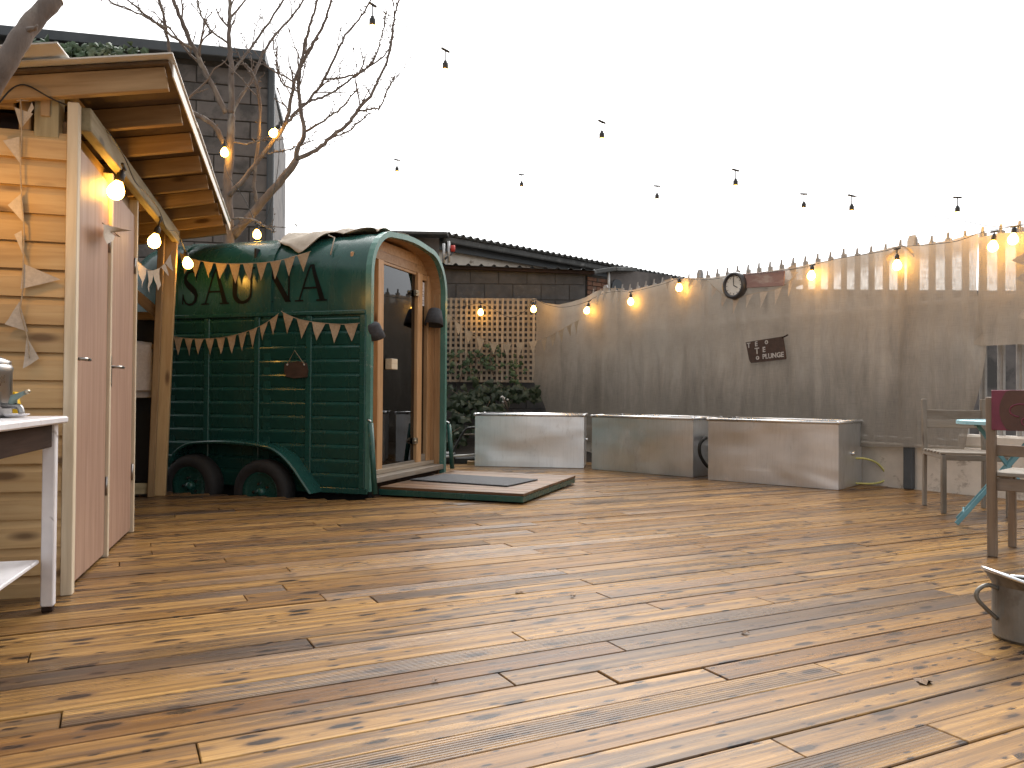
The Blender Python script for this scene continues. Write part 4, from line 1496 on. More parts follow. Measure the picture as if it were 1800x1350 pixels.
burlap('burlap_screen', 'large sheet of brown burlap stretched along the fence above the troughs', top_tab, bot_tab, 150, 34, 0.0, redge)
burlap('burlap_screen', 'short burlap sheet at the right end of the fence above the chairs', [(1722, 418), (1760, 410), (1800, 408), (1900, 395), (2300, 330)],
       [(1722, 606), (1735, 609), (1800, 606), (1900, 612), (2300, 640)], 40, 22, -.05, None, .10, 9)

# clock, faded board, brown sign on the burlap
cc = on_fence(1291, 502, .12)
ck = thing('wall_clock', 'round wall clock with a thick dark rim on the burlap fence', 'clock', cc)
cfm = frame(cc, FD, FN)
mk('rim', *lathe_vf([(.115, -.05), (.155, -.045), (.162, -.01), (.155, .03), (.135, .04), (.12, .03), (.115, .012)], 32), m_clockrim, ck, cfm, True)
mk('face', *lathe_vf([(0.0001, .012), (.12, .012), (.12, -.03), (.0001, -.03)], 32), m_clockface, ck, cfm)
for ang, ln, w in ((math.radians(-118), .062, .010), (math.radians(2), .092, .007)):
    d = Vector((math.sin(-ang) , math.cos(ang), 0))
    d = Vector((math.sin(ang) * -1, math.cos(ang), 0))
    bar('hand', cfm @ Vector((0, 0, .016)), cfm @ (d * ln + Vector((0, 0, .016))), w, .003, FN, m_cable, ck, 0)
for k in range(12):
    a = 2 * math.pi * k / 12
    bar('hour_mark', cfm @ Vector((.092 * math.sin(a), .092 * math.cos(a), .0145)), cfm @ Vector((.108 * math.sin(a), .108 * math.cos(a), .0145)), .006, .002, FN, m_cable, ck, 0)
b0_, b1_ = on_fence(1306, 494, .09), on_fence(1379, 489, .09)
tag(bar('faded_board', b0_, b1_ , .02, .17, UP, m_pinksign, None, .004), 'faded pink painted plank fixed beside the clock on the fence', 'board')

def text_mesh(txt, size, o, xd, yd, mat, parent, thick=.0015, bold=.0):
    cu = bpy.data.curves.new('txt', 'FONT')
    cu.body = txt
    cu.size = size
    cu.extrude = thick
    cu.offset = bold
    cu.resolution_u = 3
    ob = bpy.data.objects.new('txt', cu)
    COL.objects.link(ob)
    dg = bpy.context.evaluated_depsgraph_get()
    me = bpy.data.meshes.new_from_object(ob.evaluated_get(dg))
    bpy.data.objects.remove(ob)
    me.materials.clear()
    me.name = 'lettering'
    return link('lettering', me, mat, parent, frame(o, xd, Vector(xd).cross(Vector(yd))))
ps = on_fence(1346, 615, .11)
pg = thing('plunge_sign', 'brown wooden sign with worn white hand lettering on the burlap', 'sign', ps)
sdx = (FD + UP * .06).normalized()
sdy = (UP - FD * .06).normalized()
mk('board', *poly_prism([(-.265, .115), (.235, .125), (.262, -.115), (.255, -.13), (-.205, -.13), (-.225, -.10)], ps, sdx, sdy, .02), m_signbrown, pg)
def wtx(t, x, y, sz):
    text_mesh(t, sz, ps + sdx * x + sdy * y + FN * .0125, sdx, sdy, m_signtext, pg, .0012, .002)
wtx('T', -.245, .048, .08); wtx('E', -.135, .055, .075); wtx('o', .0, .065, .085)
wtx('T', -.140, -.035, .10); wtx('E', -.035, -.022, .08)
wtx('o', -.13, -.10, .085); wtx('PLUNGE', -.04, -.10, .076)
tube('fixing_wire', [ps + sdx * .23 + sdy * .11 + FN * .012, ps + sdx * .30 + sdy * .135], .009, m_darkwood, pg, 6)

# ================================================================== BUNTING
def flag_mesh(pts, bul, mat, parent, seed=0):
    """triangular cloth flag from three points; sags and curls a little"""
    a, b, c = [Vector(p) for p in pts]
    nrm = (b - a).cross(c - a).normalized()
    K = 4
    v, idx, f = [], {}, []
    for i in range(K + 1):
        for j in range(K + 1 - i):
            u_, w_ = i / K, j / K
            p = a + (b - a) * u_ + (c - a) * w_
            e = (c - a).length
            p = p + nrm * (bul * e * (math.sin(3.1 * u_ + seed) * .5 + mnoise.noise((u_ * 2 + seed, w_ * 2, seed * .7))) * (w_ + .15))
            idx[i, j] = len(v)
            v.append(p)
    for i in range(K):
        for j in range(K - i):
            f.append((idx[i, j], idx[i + 1, j], idx[i, j + 1]))
            if i + j < K - 1:
                f.append((idx[i + 1, j], idx[i + 1, j + 1], idx[i, j + 1]))
    return mk('flag', v, f, mat, parent, None, True)

def bunting(label, pts, nflag, fw, fh, mat, toward=Vector((0, -1, 0)), seed=0, gap=.0, start=.0, end=1.0, jit=.12, lean=0.0):
    path = smooth_path(pts, 8)
    root = thing('bunting', label, 'bunting', path[0], 'strings of hessian bunting')
    tube('cord', path, .003, m_bunting, root, 5)
    d = [0.0]
    for i in range(len(path) - 1):
        d.append(d[-1] + (path[i + 1] - path[i]).length)
    def at(q):
        q = max(0, min(d[-1], q))
        for i in range(len(d) - 1):
            if q <= d[i + 1]:
                return path[i].lerp(path[i + 1], (q - d[i]) / max(1e-6, d[i + 1] - d[i]))
        return path[-1]
    rr = random.Random(seed)
    tot = d[-1]
    for k in range(nflag):
        c = tot * lerp(start, end, (k + .5) / nflag)
        w = fw * rr.uniform(.9, 1.08)
        a, b = at(c - w / 2), at(c + w / 2)
        xd_ = (b - a).normalized()
        tipp = (a + b) / 2 - UP * fh * rr.uniform(.88, 1.1) + xd_ * fw * rr.uniform(-jit, jit) + xd_ * fw * lean + toward * rr.uniform(-.01, .025)
        flag_mesh((a, b, tipp), .09, mat, root, seed + k)
    return root
os_ = lambda l, off=.035: [on_side(x, y, off) for x, y in l]
bunting('hessian bunting looped across the SAUNA lettering', os_([(314, 441), (322, 449), (345, 457), (375, 462), (410, 464), (440, 463), (470, 461), (495, 457), (520, 450), (546, 442)], .05), 10, .122, .165, m_bunting, seed=1)
bunting('lower hessian bunting on the flank, front half, swagging below the waist rail', os_([(304, 592), (320, 594), (345, 596), (372, 595), (400, 592), (430, 584), (458, 573), (480, 559), (490, 551)], .04), 10, .10, .16, m_bunting, seed=20)
bunting('lower hessian bunting on the flank, rear half, beside the doorway', os_([(494, 547), (505, 553), (525, 561), (550, 566), (580, 569), (605, 570), (632, 568)], .04), 5, .125, .165, m_bunting, seed=40, gap=.05)
tb = [(776, 548, 12.45), (792, 556, 12.42), (803, 566, 12.4), (830, 586, 12.4), (858, 600, 12.4), (890, 604, 12.35), (915, 603, 12.3), (945, 598, 12.2), (975, 586, 11.9), (1000, 572, 11.6), (1020, 561, 11.3)]
bunting('hessian bunting sagging in front of the wooden trellis', [P(*q) for q in tb], 13, .15, .20, m_bunting, seed=60)
tf_ = [(1048, 513), (1060, 508), (1078, 507), (1097, 508)]
bunting('short cluster of pale bunting flags at the left post of the fence', [on_fence(x, y, .13) for x, y in tf_], 4, .11, .19, m_bunt_grey, seed=80, lean=-.6)
tf2 = [(1166, 494), (1180, 490), (1212, 489), (1238, 491), (1256, 505), (1272, 519), (1290, 527), (1310, 520), (1335, 514), (1360, 510), (1385, 497), (1402, 478)]
bunting('bunting string running along the fence top behind the clock', [on_fence(x, y, .10) for x, y in tf2], 11, .10, .17, m_bunt_grey, seed=90, lean=-.5)
bt = thing('bunting', 'pair of grey bunting flags draped over the fence post cap', 'bunting', on_fence(1580, 437, .1), 'strings of hessian bunting')
for k, q in enumerate((((1556, 450), (1586, 432), (1560, 462)), ((1586, 432), (1602, 437), (1607, 452)), ((1385, 470), (1400, 463), (1398, 492)))):
    flag_mesh([on_fence(x, y, .11) for x, y in q], .12, m_bunt_grey, bt, k)
br = thing('bunting', 'bunting flags hanging at the far right edge of the fence', 'bunting', on_fence(1800, 450, .12), 'strings of hessian bunting')
tube('cord', [on_fence(1806, 405, .12), on_fence(1803, 480, .12), on_fence(1806, 580, .12)], .003, m_bunting, br, 5)
for k, q in enumerate((((1803, 443), (1804, 468), (1778, 458)), ((1803, 478), (1804, 500), (1785, 489)), ((1803, 540), (1804, 562), (1788, 557)))):
    flag_mesh([on_fence(x, y, .12) for x, y in q], .06, m_bunt_grey, br, 5 + k)
# shed front: a string dropping past the cladding
bs = thing('bunting', 'grey bunting string hanging down the plank front of the shed', 'bunting', P(45, 640, 3.30), 'strings of hessian bunting')
sfp = lambda x, y, o=.05: on_plane(x, y, S(-o, 0, 0), U)
tube('cord', smooth_path([sfp(x, y, .06) for x, y in ((34, 95), (33, 140), (38, 210), (36, 290), (38, 345), (42, 400), (41, 455), (40, 510), (36, 545), (48, 592), (52, 630))], 4), .003, m_bunting, bs, 5)
flags = [((32, 122), (29, 178), (50, 176)), ((60, 190), (36, 224), (56, 180)), ((5, 247), (34, 240), (34, 286)), ((37, 340), (41, 391), (13, 360)), ((38, 405), (25, 412), (41, 450)),
         ((40, 463), (36, 508), (106, 491)), ((34, 530), (49, 583), (9, 570)), ((47, 592), (69, 630), (41, 648)), ((25, 188), (58, 200), (36, 225))]
for k, q in enumerate(flags):
    flag_mesh([sfp(x, y, .055) for x, y in q], .10, m_bunt_grey, bs, 30 + k)
dfp = lambda x, y, o=.06: on_plane(x, y, S(0, o, 0), V)
bd_ = thing('bunting', 'grey bunting string from the shed door to the post', 'bunting', S(1.6, .05, 1.7), 'strings of hessian bunting')
q0 = [S(.83, .05, 1.72), S(1.6, .06, 1.70)]
flag_mesh([dfp(180, 394, .08), dfp(188, 429, .08), dfp(229, 405, .09)], .10, m_bunt_grey, bd_, 3)
cp = [P(229, 430, 5.1), P(234, 447, 5.3), P(246, 463, 5.6), P(262, 475, 6.0), P(278, 473, 6.4), P(292, 460, 6.6), P(303, 440, 6.7)]
cpp = smooth_path(cp, 6)
tube('cord', [dfp(180, 392, .06)] + cpp, .003, m_bunting, bd_, 5)
for k, (i0, i1, tx, ty) in enumerate(((0, 9, 243, 502), (9, 16, 254, 507), (17, 20, 266, 515), (20, 25, 278, 511), (26, 29, 296, 486), (29, 34, 303, 478))):
    a, b = cpp[i0], cpp[i1]
    flag_mesh((a, b, P(tx, ty, (a.y + b.y) / 2)), .12, m_bunt_grey, bd_, 50 + k)

# ================================================================== STRING LIGHTS
sock_mesh = mesh_of('socket', *lathe_vf([(.0001, 0), (.012, 0), (.013, -.012), (.021, -.018), (.021, -.055), (.019, -.06), (.0001, -.06)], 12))
bulb_mesh = mesh_of('bulb', *lathe_vf([(.0001, -.058), (.016, -.060), (.026, -.075), (.039, -.098), (.043, -.118), (.038, -.140), (.022, -.157), (.0001, -.162)], 14))
for m_ in (sock_mesh, bulb_mesh):
    m_.polygons.foreach_set('use_smooth', [True] * len(m_.polygons))
tee_mesh = mesh_of('cable_tee', *box_vf(.07, .016, .016, .005))
def light_string(label, knots, bulbs, r=.0035, n=8):
    """knots: cable points; bulbs: (point on the cable, drop length, tilt)"""
    path = smooth_path(knots, n)
    root = thing('string_light', label, 'string light', path[0], 'festoon light strings')
    tube('cable', path, r, m_cable, root, 6)
    for (p, drop, tilt) in bulbs:
        best = min(range(len(path) - 1), key=lambda i: (path[i] - p).length)
        dirc = path[best + 1] - path[best]
        tee = link('cable_tee', tee_mesh, m_cable, root, frame(p, dirc, UP))
        rot = Matrix.Rotation(tilt, 4, 'Y')
        q = p + (rot @ Vector((0, 0, -drop)))
        tube('drop_lead', [p, q], .0045, m_cable, root, 6)
        sk = link('socket', sock_mesh, m_cable, root, Matrix.Translation(q) @ rot)
        link('bulb', bulb_mesh, m_bulb, sk, Matrix.Translation(q) @ rot)
    return root
# a: over the yard, from top centre to the right end of the fence
A_k = [(600, -25, 4.6), (655, 8, 5.0), (783, 88, 5.5), (920, 155, 5.9), (1058, 214, 6.3), (1180, 266, 6.6), (1293, 299, 6.8), (1400, 328, 7.0), (1497, 344, 7.1), (1600, 372, 7.1), (1690, 388, 7.0), (1745, 398, 6.9), (1790, 396, 6.75), (1850, 380, 6.5)]
A_b = [(655, 8, 5.0), (783, 88, 5.5), (1058, 214, 6.3), (1293, 299, 6.8), (1497, 344, 7.1)]
light_string('festoon string crossing the sky from top centre down to the right fence end', [P(*q) for q in A_k], [(P(*q), .075, 0) for q in A_b], .003)
B_k = [(492, 215, 8.7), (560, 250, 8.9), (698, 281, 9.0), (810, 297, 8.9), (917, 307, 8.7), (1040, 319, 8.4), (1155, 327, 8.1), (1290, 336, 7.8), (1413, 341, 7.6), (1550, 346, 7.4), (1683, 347, 7.2), (1780, 350, 7.0), (1900, 352, 6.8)]
B_b = [(698, 281, 9.0), (917, 307, 8.7), (1155, 327, 8.1), (1413, 341, 7.6), (1683, 347, 7.2)]
light_string('fainter festoon string from the bare tree across the sky to the right', [P(*q) for q in B_k], [(P(*q), .075, 0) for q in B_b], .0018)
# c: along trellis and burlap
def fz(x, y, off=.13): return on_fence(x, y, off)
C_k = [P(775, 541, 12.5), P(810, 540, 12.5), P(845, 533, 12.5), P(875, 548, 12.45), P(900, 558, 12.4), P(925, 545, 12.3), P(938, 527, 12.2), fz(960, 535), fz(985, 540), fz(1010, 537), fz(1034, 529), fz(1060, 516), fz(1090, 512), fz(1109, 513), fz(1140, 506), fz(1170, 498), fz(1194, 490), fz(1245, 491), fz(1320, 482), fz(1400, 472), fz(1428, 466), fz(1470, 455), fz(1520, 447), fz(1560, 440), fz(1578, 434), fz(1620, 431), fz(1680, 424), fz(1720, 410), fz(1748, 404), fz(1783, 398), fz(1820, 394)]
C_b = [(P(845, 533, 12.5), .03, 0), (P(938, 527, 12.2), .03, 0), (fz(1036, 529), .03, .25), (fz(1109, 513), .02, 0), (fz(1194, 490), .0, 0), (fz(1428, 466), .0, .1), (fz(1577, 437), .05, 0), (fz(1748, 407), .02, .1), (fz(1783, 398), .0, .1)]
light_string('festoon string of lit bulbs running along trellis and burlap fence', C_k, C_b)
# d: along the shed beam, on to the trailer and up the tree
D_k = [P(-300, 190, 2.7), P(-48, 262, 3.06), P(-8, 190, 3.2), P(36, 149, 3.36), S(-.06, -.05, 2.14), S(.25, .06, 2.16), S(.62, .105, 2.12), S(.95, .115, 2.06), S(1.4, .11, 2.10), S(2.0, .10, 2.13), S(2.4, .10, 2.08), S(3.0, .10, 2.17), S(3.5, .11, 2.12), S(3.75, .06, 2.17)]
D_b = [(P(-48, 262, 3.06), .03, 0), (S(.70, .10, 2.07), .02, .3), (S(2.15, .09, 2.10), .05, .25), (S(3.55, .11, 2.12), .0, -.2)]
light_string('festoon string of lit bulbs clipped under the shed beam', D_k, D_b)
E_k = [P(404, 262, 8.75), P(395, 250, 8.7), P(398, 300, 8.7), P(430, 350, 8.7), P(452, 394, 8.6), P(470, 380, 8.6), P(488, 300, 8.65), P(492, 215, 8.7)]
E_b = [(P(395, 250, 8.7), .0, 0), (P(452, 394, 8.6), .0, 0), (P(491, 219, 8.70), .0, .6)]
light_string('festoon string of lit bulbs wound through the bare tree', E_k, E_b)

# ================================================================== TREES
tree = thing('bare_tree', 'bare winter tree with knobbly branches behind the green trailer', 'tree', (P(405, 420, 9.0).x, 9.0, -.4))
rt = random.Random(9)
twv, twf = [], []
def add_twig(p0, d, L, r, depth=0):
    pts = [p0]
    dd = d.normalized()
    n = 4
    for i in range(n):
        dd = (dd + Vector((rt.uniform(-.25, .25), rt.uniform(-.25, .25), rt.uniform(-.1, .22)))).normalized()
        pts.append(pts[-1] + dd * L / n)
    vv, ff = tube_vf(pts, [lerp(r, r * .45, i / n) for i in range(n + 1)], 4, True)
    o = len(twv)
    twv.extend(vv)
    twf.extend([tuple(i + o for i in q) for q in ff])
    if depth < 1:
        for i in range(1, n + 1):
            if rt.random() < .6:
                add_twig(pts[i], dd + Vector((rt.uniform(-1, 1), rt.uniform(-.6, .6), rt.uniform(-.3, .8))), L * rt.uniform(.25, .5), r * .6, depth + 1)
    # buds
    for i in range(1, n + 1):
        for _ in range(2):
            if rt.random() < .6:
                q = pts[i] + (pts[i - 1] - pts[i]) * rt.random()
                e = Vector((rt.uniform(-1, 1), rt.uniform(-1, 1), rt.uniform(-.3, 1))).normalized() * rt.uniform(.012, .03)
                vv, ff = tube_vf([q, q + e], [.006, .003], 3, True)
                o = len(twv)
                twv.extend(vv)
                twf.extend([tuple(k + o for k in w) for w in ff])
def limb(name, pxs, w0, w1, y0, y1, twigs=0, spur=True):
    n = len(pxs)
    ctrl = [P(x, y, lerp(y0, y1, (i / max(1, n - 1)))) for i, (x, y) in enumerate(pxs)]
    pts = smooth_path(ctrl, 5)
    for i in range(1, len(pts) - 1):
        pts[i] = pts[i] + Vector((rt.uniform(-1, 1), rt.uniform(-1, 1), rt.uniform(-1, 1))) * .008
    m_ = len(pts)
    rad = [lerp(w0, w1, (i / (m_ - 1)) ** .85) * lerp(y0, y1, i / m_) / F / 2 * rt.uniform(.92, 1.12) for i in range(m_)]
    tube(name, pts, rad, m_bark, tree, 8)
    for i in range(2, m_):
        if spur:
            for _ in range(2):
                if rt.random() < .8:
                    e = Vector((rt.uniform(-1, 1), rt.uniform(-.8, .4), rt.uniform(-.5, 1))).normalized() * rt.uniform(.02, .06)
                    vv, ff = tube_vf([pts[i], pts[i] + e], [.008, .004], 3, True)
                    o = len(twv)
                    twv.extend(vv)
                    twf.extend([tuple(k + o for k in w) for w in ff])
    for k in range(twigs):
        i = rt.randrange(max(1, m_ // 3), m_)
        dd = (pts[i] - pts[i - 1]).normalized()
        side = Vector((rt.uniform(-1, 1), rt.uniform(-.8, .8), rt.uniform(-.2, .8)))
        add_twig(pts[i], dd * .7 + side, rt.uniform(.2, .6), max(.0035, rad[i] * .55))
limb('trunk', [(408, 860), (406, 600), (402, 420), (400, 340), (405, 255), (406, 200)], 26, 13, 9.0, 8.8, 0, False)
limb('limb', [(406, 200), (407, 140), (405, 100), (403, 50), (405, 0), (404, -60)], 12, 5, 8.8, 8.7, 5)
limb('limb', [(398, 198), (367, 140), (345, 95), (322, 45), (305, 0), (296, -40)], 11, 6, 8.8, 8.3, 5)
limb('limb', [(394, 252), (375, 220), (335, 195), (318, 165), (303, 110), (293, 65), (288, 30), (278, -10)], 10, 4, 8.8, 8.2, 4)
limb('branch', [(336, 85), (300, 62), (262, 30), (224, 0), (195, -25)], 5, 2.5, 8.5, 7.8, 3)
limb('branch', [(300, 50), (270, 38), (240, 22), (189, 0), (160, -15)], 4, 2.5, 8.3, 7.8, 3)
limb('branch', [(400, 75), (372, 55), (352, 20), (344, -20)], 4, 2.5, 8.7, 8.6, 2)
limb('limb', [(408, 200), (420, 175), (445, 135), (462, 95), (485, 60), (520, 20), (545, -20)], 7, 3, 8.8, 9.3, 5)
limb('branch', [(445, 135), (430, 115), (415, 88)], 4, 2, 8.9, 8.9, 1)
limb('branch', [(408, 130), (425, 105), (455, 65), (497, 0), (510, -20)], 5, 3, 8.75, 9.3, 4)
limb('limb', [(403, 345), (440, 300), (475, 255), (502, 216), (512, 170), (522, 130), (540, 95), (559, 62), (574, 28), (585, -10)], 9, 4, 8.8, 8.9, 7)
limb('branch', [(503, 218), (524, 193), (543, 177), (569, 140), (599, 78), (608, 62), (635, 28), (655, -5)], 6, 3, 8.8, 9.2, 7)
limb('branch', [(543, 178), (565, 171), (596, 155), (624, 134), (646, 118), (680, 93), (692, 45), (690, -5)], 4.5, 2.2, 8.9, 9.6, 6)
limb('branch', [(569, 140), (614, 134), (646, 120), (664, 90), (675, 47), (680, 20)], 4, 2, 9, 9.4, 5)
limb('limb', [(408, 416), (453, 364), (490, 323), (521, 281)], 17, 12, 8.95, 8.8, 0)
limb('limb', [(521, 282), (524, 258), (534, 232), (527, 187), (526, 134), (537, 71), (549, 31), (560, -10)], 9, 4, 8.8, 8.5, 7)
limb('limb', [(521, 281), (555, 264), (580, 243), (611, 218), (629, 194), (655, 162), (667, 134), (686, 90), (692, 37), (702, -5)], 8, 3, 8.8, 9.4, 7)
limb('branch', [(629, 196), (658, 191), (669, 187), (680, 160), (694, 137)], 4, 2, 9.1, 9.2, 3)
limb('branch', [(534, 233), (571, 211), (599, 191), (627, 159)], 4.5, 2.5, 8.8, 8.6, 3)
limb('branch', [(580, 244), (611, 230), (633, 213), (650, 199)], 3.5, 2, 8.95, 9.0, 2)
limb('limb', [(453, 362), (447, 330), (450, 280), (457, 218), (456, 174), (447, 134), (430, 112)], 7, 4, 8.9, 8.6, 3)
limb('branch', [(526, 160), (500, 150), (489, 125), (487, 80)], 4, 2.5, 8.6, 8.4, 3)
limb('branch', [(470, 270), (510, 262), (550, 247)], 3, 2, 8.8, 8.7, 2)
limb('branch', [(411, 250), (440, 252), (470, 242)], 3, 2, 8.8, 8.6, 1)
limb('branch', [(410, 385), (440, 384), (462, 395), (482, 408)], 4, 2.5, 8.85, 8.3, 1)
limb('branch', [(402, 408), (440, 388), (455, 365)], 9, 6, 8.9, 8.9, 0)
tw = mk('twigs', twv, twf, m_twig, tree)
tw['kind'] = 'stuff'
# sawn limb of a tree just left of the frame
pt = thing('pruned_tree', 'thick sawn-off tree limb leaning in at the top left corner', 'tree', (-3.6, 2.6, -.4))
tube('trunk', smooth_path([Vector((-3.7, 2.7, -.4)), Vector((-3.35, 2.8, .8)), P(-150, 390, 2.95), P(-60, 230, 3.0), P(10, 110, 3.0), P(52, 45, 3.05), P(98, -4, 3.1)], 6), [max(.034, .15 - .125 * min(1, i / 22)) * (1 + .06 * math.sin(i * 1.9)) + .012 * (1 - i / 36) for i in range(37)], m_bark, pt, 14)
mk('cut_face', *lathe_vf([(.0001, 0), (.031, 0), (.035, -.006)], 14), m_raft, pt, frame(P(98.5, -5, 3.1), (P(98, -4, 3.1) - P(52, 45, 3.05)).cross(UP), (P(98, -4, 3.1) - P(52, 45, 3.05))))
tube('side_shoot', [P(50, 52, 3.0), P(62, 50, 2.98), P(66, 44, 2.97)], [.012, .008, .003], m_bark, pt, 6)

# ================================================================== IVY AND BED PLANTS
def leaf_vf(p, d, n_, size, lob=True):
    d = d.normalized()
    s = d.cross(n_).normalized()
    n_ = s.cross(d)
    pts = [(0, 0), (.35, -.1), (.5, .25), (.3, .45), (.22, .7), (0, 1), (-.22, .7), (-.3, .45), (-.5, .25), (-.35, -.1)]
    v = [p + s * (a * size) + d * (b * size) + n_ * (-.25 * abs(a) * size - .12 * b * b * size) for a, b in pts]
    v.append(p + d * (.4 * size) + n_ * (.03 * size))
    f = [(10, i, (i + 1) % 10) for i in range(10)]
    return v, f
def foliage(name, label, centres, count, size, seed, mat=None):
    rr = random.Random(seed)
    root = thing(name, label, 'plant', centres[0][0])
    LV, LF = [], []
    for (c, rx, ry, rz) in centres:
        c = Vector(c)
        stem = [c + Vector((0, .05, -rz * 1.1)), c + Vector((rr.uniform(-.1, .1), 0, 0)), c + Vector((rr.uniform(-.2, .2), 0, rz * .8))]
        tube('stem', smooth_path(stem, 3), [.010, .009, .008, .007, .006, .005, .004], m_twig, root, 5)
        for k in range(count):
            while True:
                q = Vector((rr.uniform(-1, 1), rr.uniform(-1, 1), rr.uniform(-1, 1)))
                if q.length < 1 and mnoise.noise((c + q) * 3.1) > -.22:
                    break
            p = c + Vector((q.x * rx, q.y * ry, q.z * rz))
            nn = Vector((rr.uniform(-.7, .7), -1, rr.uniform(-.1, .9))).normalized()
            d = Vector((rr.uniform(-1, 1), rr.uniform(-.3, .3), rr.uniform(-1, .3)))
            vv, ff = leaf_vf(p, d, nn, size * rr.uniform(.6, 1.25))
            o = len(LV)
            LV += vv
            LF += [tuple(i + o for i in w) for w in ff]
    o = mk('leaves', LV, LF, mat or m_leaf, root)
    o['kind'] = 'stuff'
    return root
foliage('ivy', 'ivy growing under the fascia of the tall block building',
        [((P(x, y, 9.62)), .34, .12, .15) for x, y in ((55, 90), (95, 92), (135, 94), (175, 94), (215, 98), (75, 100), (120, 104), (165, 102))], 90, .085, 21)
m_leafdk = blotch('dark_ivy_leaf', (.010, .022, .011), (.032, .052, .022), 3, .5, .2, c3=(.07, .075, .035), s3=1.2, t3=.68)
foliage('ivy', 'dark ivy and brambles spilling below the wooden trellis',
        [((P(x, y, z)), rx, .18, rz) for x, y, z, rx, rz in ((800, 700, 12.3, .35, .22), (830, 695, 12.3, .35, .2), (862, 690, 12.35, .35, .16), (895, 690, 12.4, .3, .14), (925, 692, 12.4, .25, .12), (800, 735, 12.0, .3, .25), (790, 770, 11.7, .3, .2), (850, 715, 12.2, .35, .12))], 42, .12, 22, m_leafdk)
foliage('climber', 'thin climbing plant with yellowing leaves on the trellis',
        [((P(x, y, 12.6)), .22, .06, .26) for x, y in ((808, 640), (838, 640), (868, 628), (905, 650))], 26, .075, 23)
# pale seed heads in the bed
rs = random.Random(31)
sw = thing('seed_heads', 'wispy weed with pale seed heads behind the left trough', 'plant', P(893, 718, 11.2))
for k in range(7):
    x = 890 + rs.uniform(-9, 12)
    a = P(893, 722, 11.2)
    b = P(x, rs.uniform(697, 710), 11.2 + rs.uniform(-.1, .1))
    tube('stem', [a, (a + b) / 2 + Vector((rs.uniform(-.03, .03), 0, .02)), b], .003, m_twig, sw, 4)
    mk('seed_head', *lathe_vf([(.0001, -.018), (.016, -.006), (.017, .006), (.0001, .018)], 8), m_signtext, sw, Matrix.Translation(b), True)

# ================================================================== WHITE TABLE AND THINGS ON IT
kx = G(98, 1071)
KV = V; KU = U
tbl = thing('white_table', 'chipped white painted wooden table in front of the shed', 'table', kx)
def K(u, v, h): return Vector((kx.x, kx.y, 0)) + KU * u + KV * v + UP * h   # u<0 towards the camera, v<0 to the left
def tleg(u, v):
    lg = bar('leg', K(u, v, .022), K(u, v, .752), .046, .046, KU, m_white_paint, tbl, .004)
    bar('worn_foot', K(u, v, .0), K(u, v, .024), .040, .040, KU, m_darkwood, lg, .004)
for (u, v) in ((-.023, -.023), (-1.15, -.023), (-.023, -.62), (-1.15, -.62)):
    tleg(u, v)
link('table_top', box_mesh(1.30, .74, .028, m_white_paint, .006), m_white_paint, tbl, frame(K(-.60, -.345, .768), KU, UP))
bar('apron', K(-1.12, -.022, .705), K(-.05, -.022, .705), .022, .09, UP, m_darkwood, tbl, .002)
bar('apron', K(-.022, -.05, .705), K(-.022, -.60, .705), .022, .09, UP, m_darkwood, tbl, .002)
bar('apron', K(-1.12, -.60, .705), K(-.05, -.60, .705), .022, .09, UP, m_darkwood, tbl, .002)
link('lower_shelf', box_mesh(1.10, .56, .016, m_white_paint, .004), m_white_paint, tbl, frame(K(-.60, -.33, .205), KU, UP))
# urn
TOPH = .783
uc = P(-36, 716, 2.98); uc.z = TOPH
ur = thing('steel_urn', 'stainless steel drinks urn with a tap on the white table', 'urn', uc)
mk('body', *lathe_vf([(.0001, .0), (.095, .0), (.105, .012), (.105, .17), (.108, .185), (.10, .20), (.0001, .20)], 28), m_steel, ur, Matrix.Translation(uc), True)
mk('lid', *lathe_vf([(.10, .2), (.10, .212), (.06, .232), (.0001, .238)], 28), m_steel, ur, Matrix.Translation(uc), True)
mk('lid_knob', *lathe_vf([(.0001, .236), (.012, .236), (.018, .252), (.0001, .264)], 14), m_cable, ur, Matrix.Translation(uc), True)
tdir = Vector((.98, -.2, 0)).normalized()
tapb = uc + tdir * .10 + UP * .045
tp1 = tube('tap', smooth_path([tapb, tapb + tdir * .045, tapb + tdir * .075 + UP * -.005, tapb + tdir * .085 + UP * -.028], 4), .011, m_steel, ur, 10)
tube('tap_lever', [tapb + tdir * .045 + UP * .008, tapb + tdir * .05 + UP * .03, tapb + tdir * .085 + UP * .045, tapb + tdir * .10 + UP * .05], [.016, .014, .008, .008], m_teal_tap, ur, 10)
mk('lever_knob', *lathe_vf([(.0001, -.009), (.009, -.006), (.011, 0), (.009, .006), (.0001, .009)], 12), m_brass, ur, Matrix.Translation(tapb + tdir * .107 + UP * .053), True)
yc = P(27, 716, 3.16); yc.z = TOPH
yw = tag(mk('yellow_wedge', *poly_prism([(-.035, 0), (.022, 0), (.012, .05), (.004, .095), (-.010, .098), (-.035, .05)], yc, V, UP, .05), m_yellow), 'bright yellow plastic wedge standing behind the urn tap', 'wedge')
sc_ = P(20, 722, 3.02); sc_.z = TOPH
tag(mk('drip_saucer', *lathe_vf([(.0001, .002), (.04, .002), (.062, .012), (.06, .014), (.038, .006), (.0001, .006)], 24), m_white_paint, None, Matrix.Translation(sc_), True), 'small white saucer under the urn tap', 'saucer')

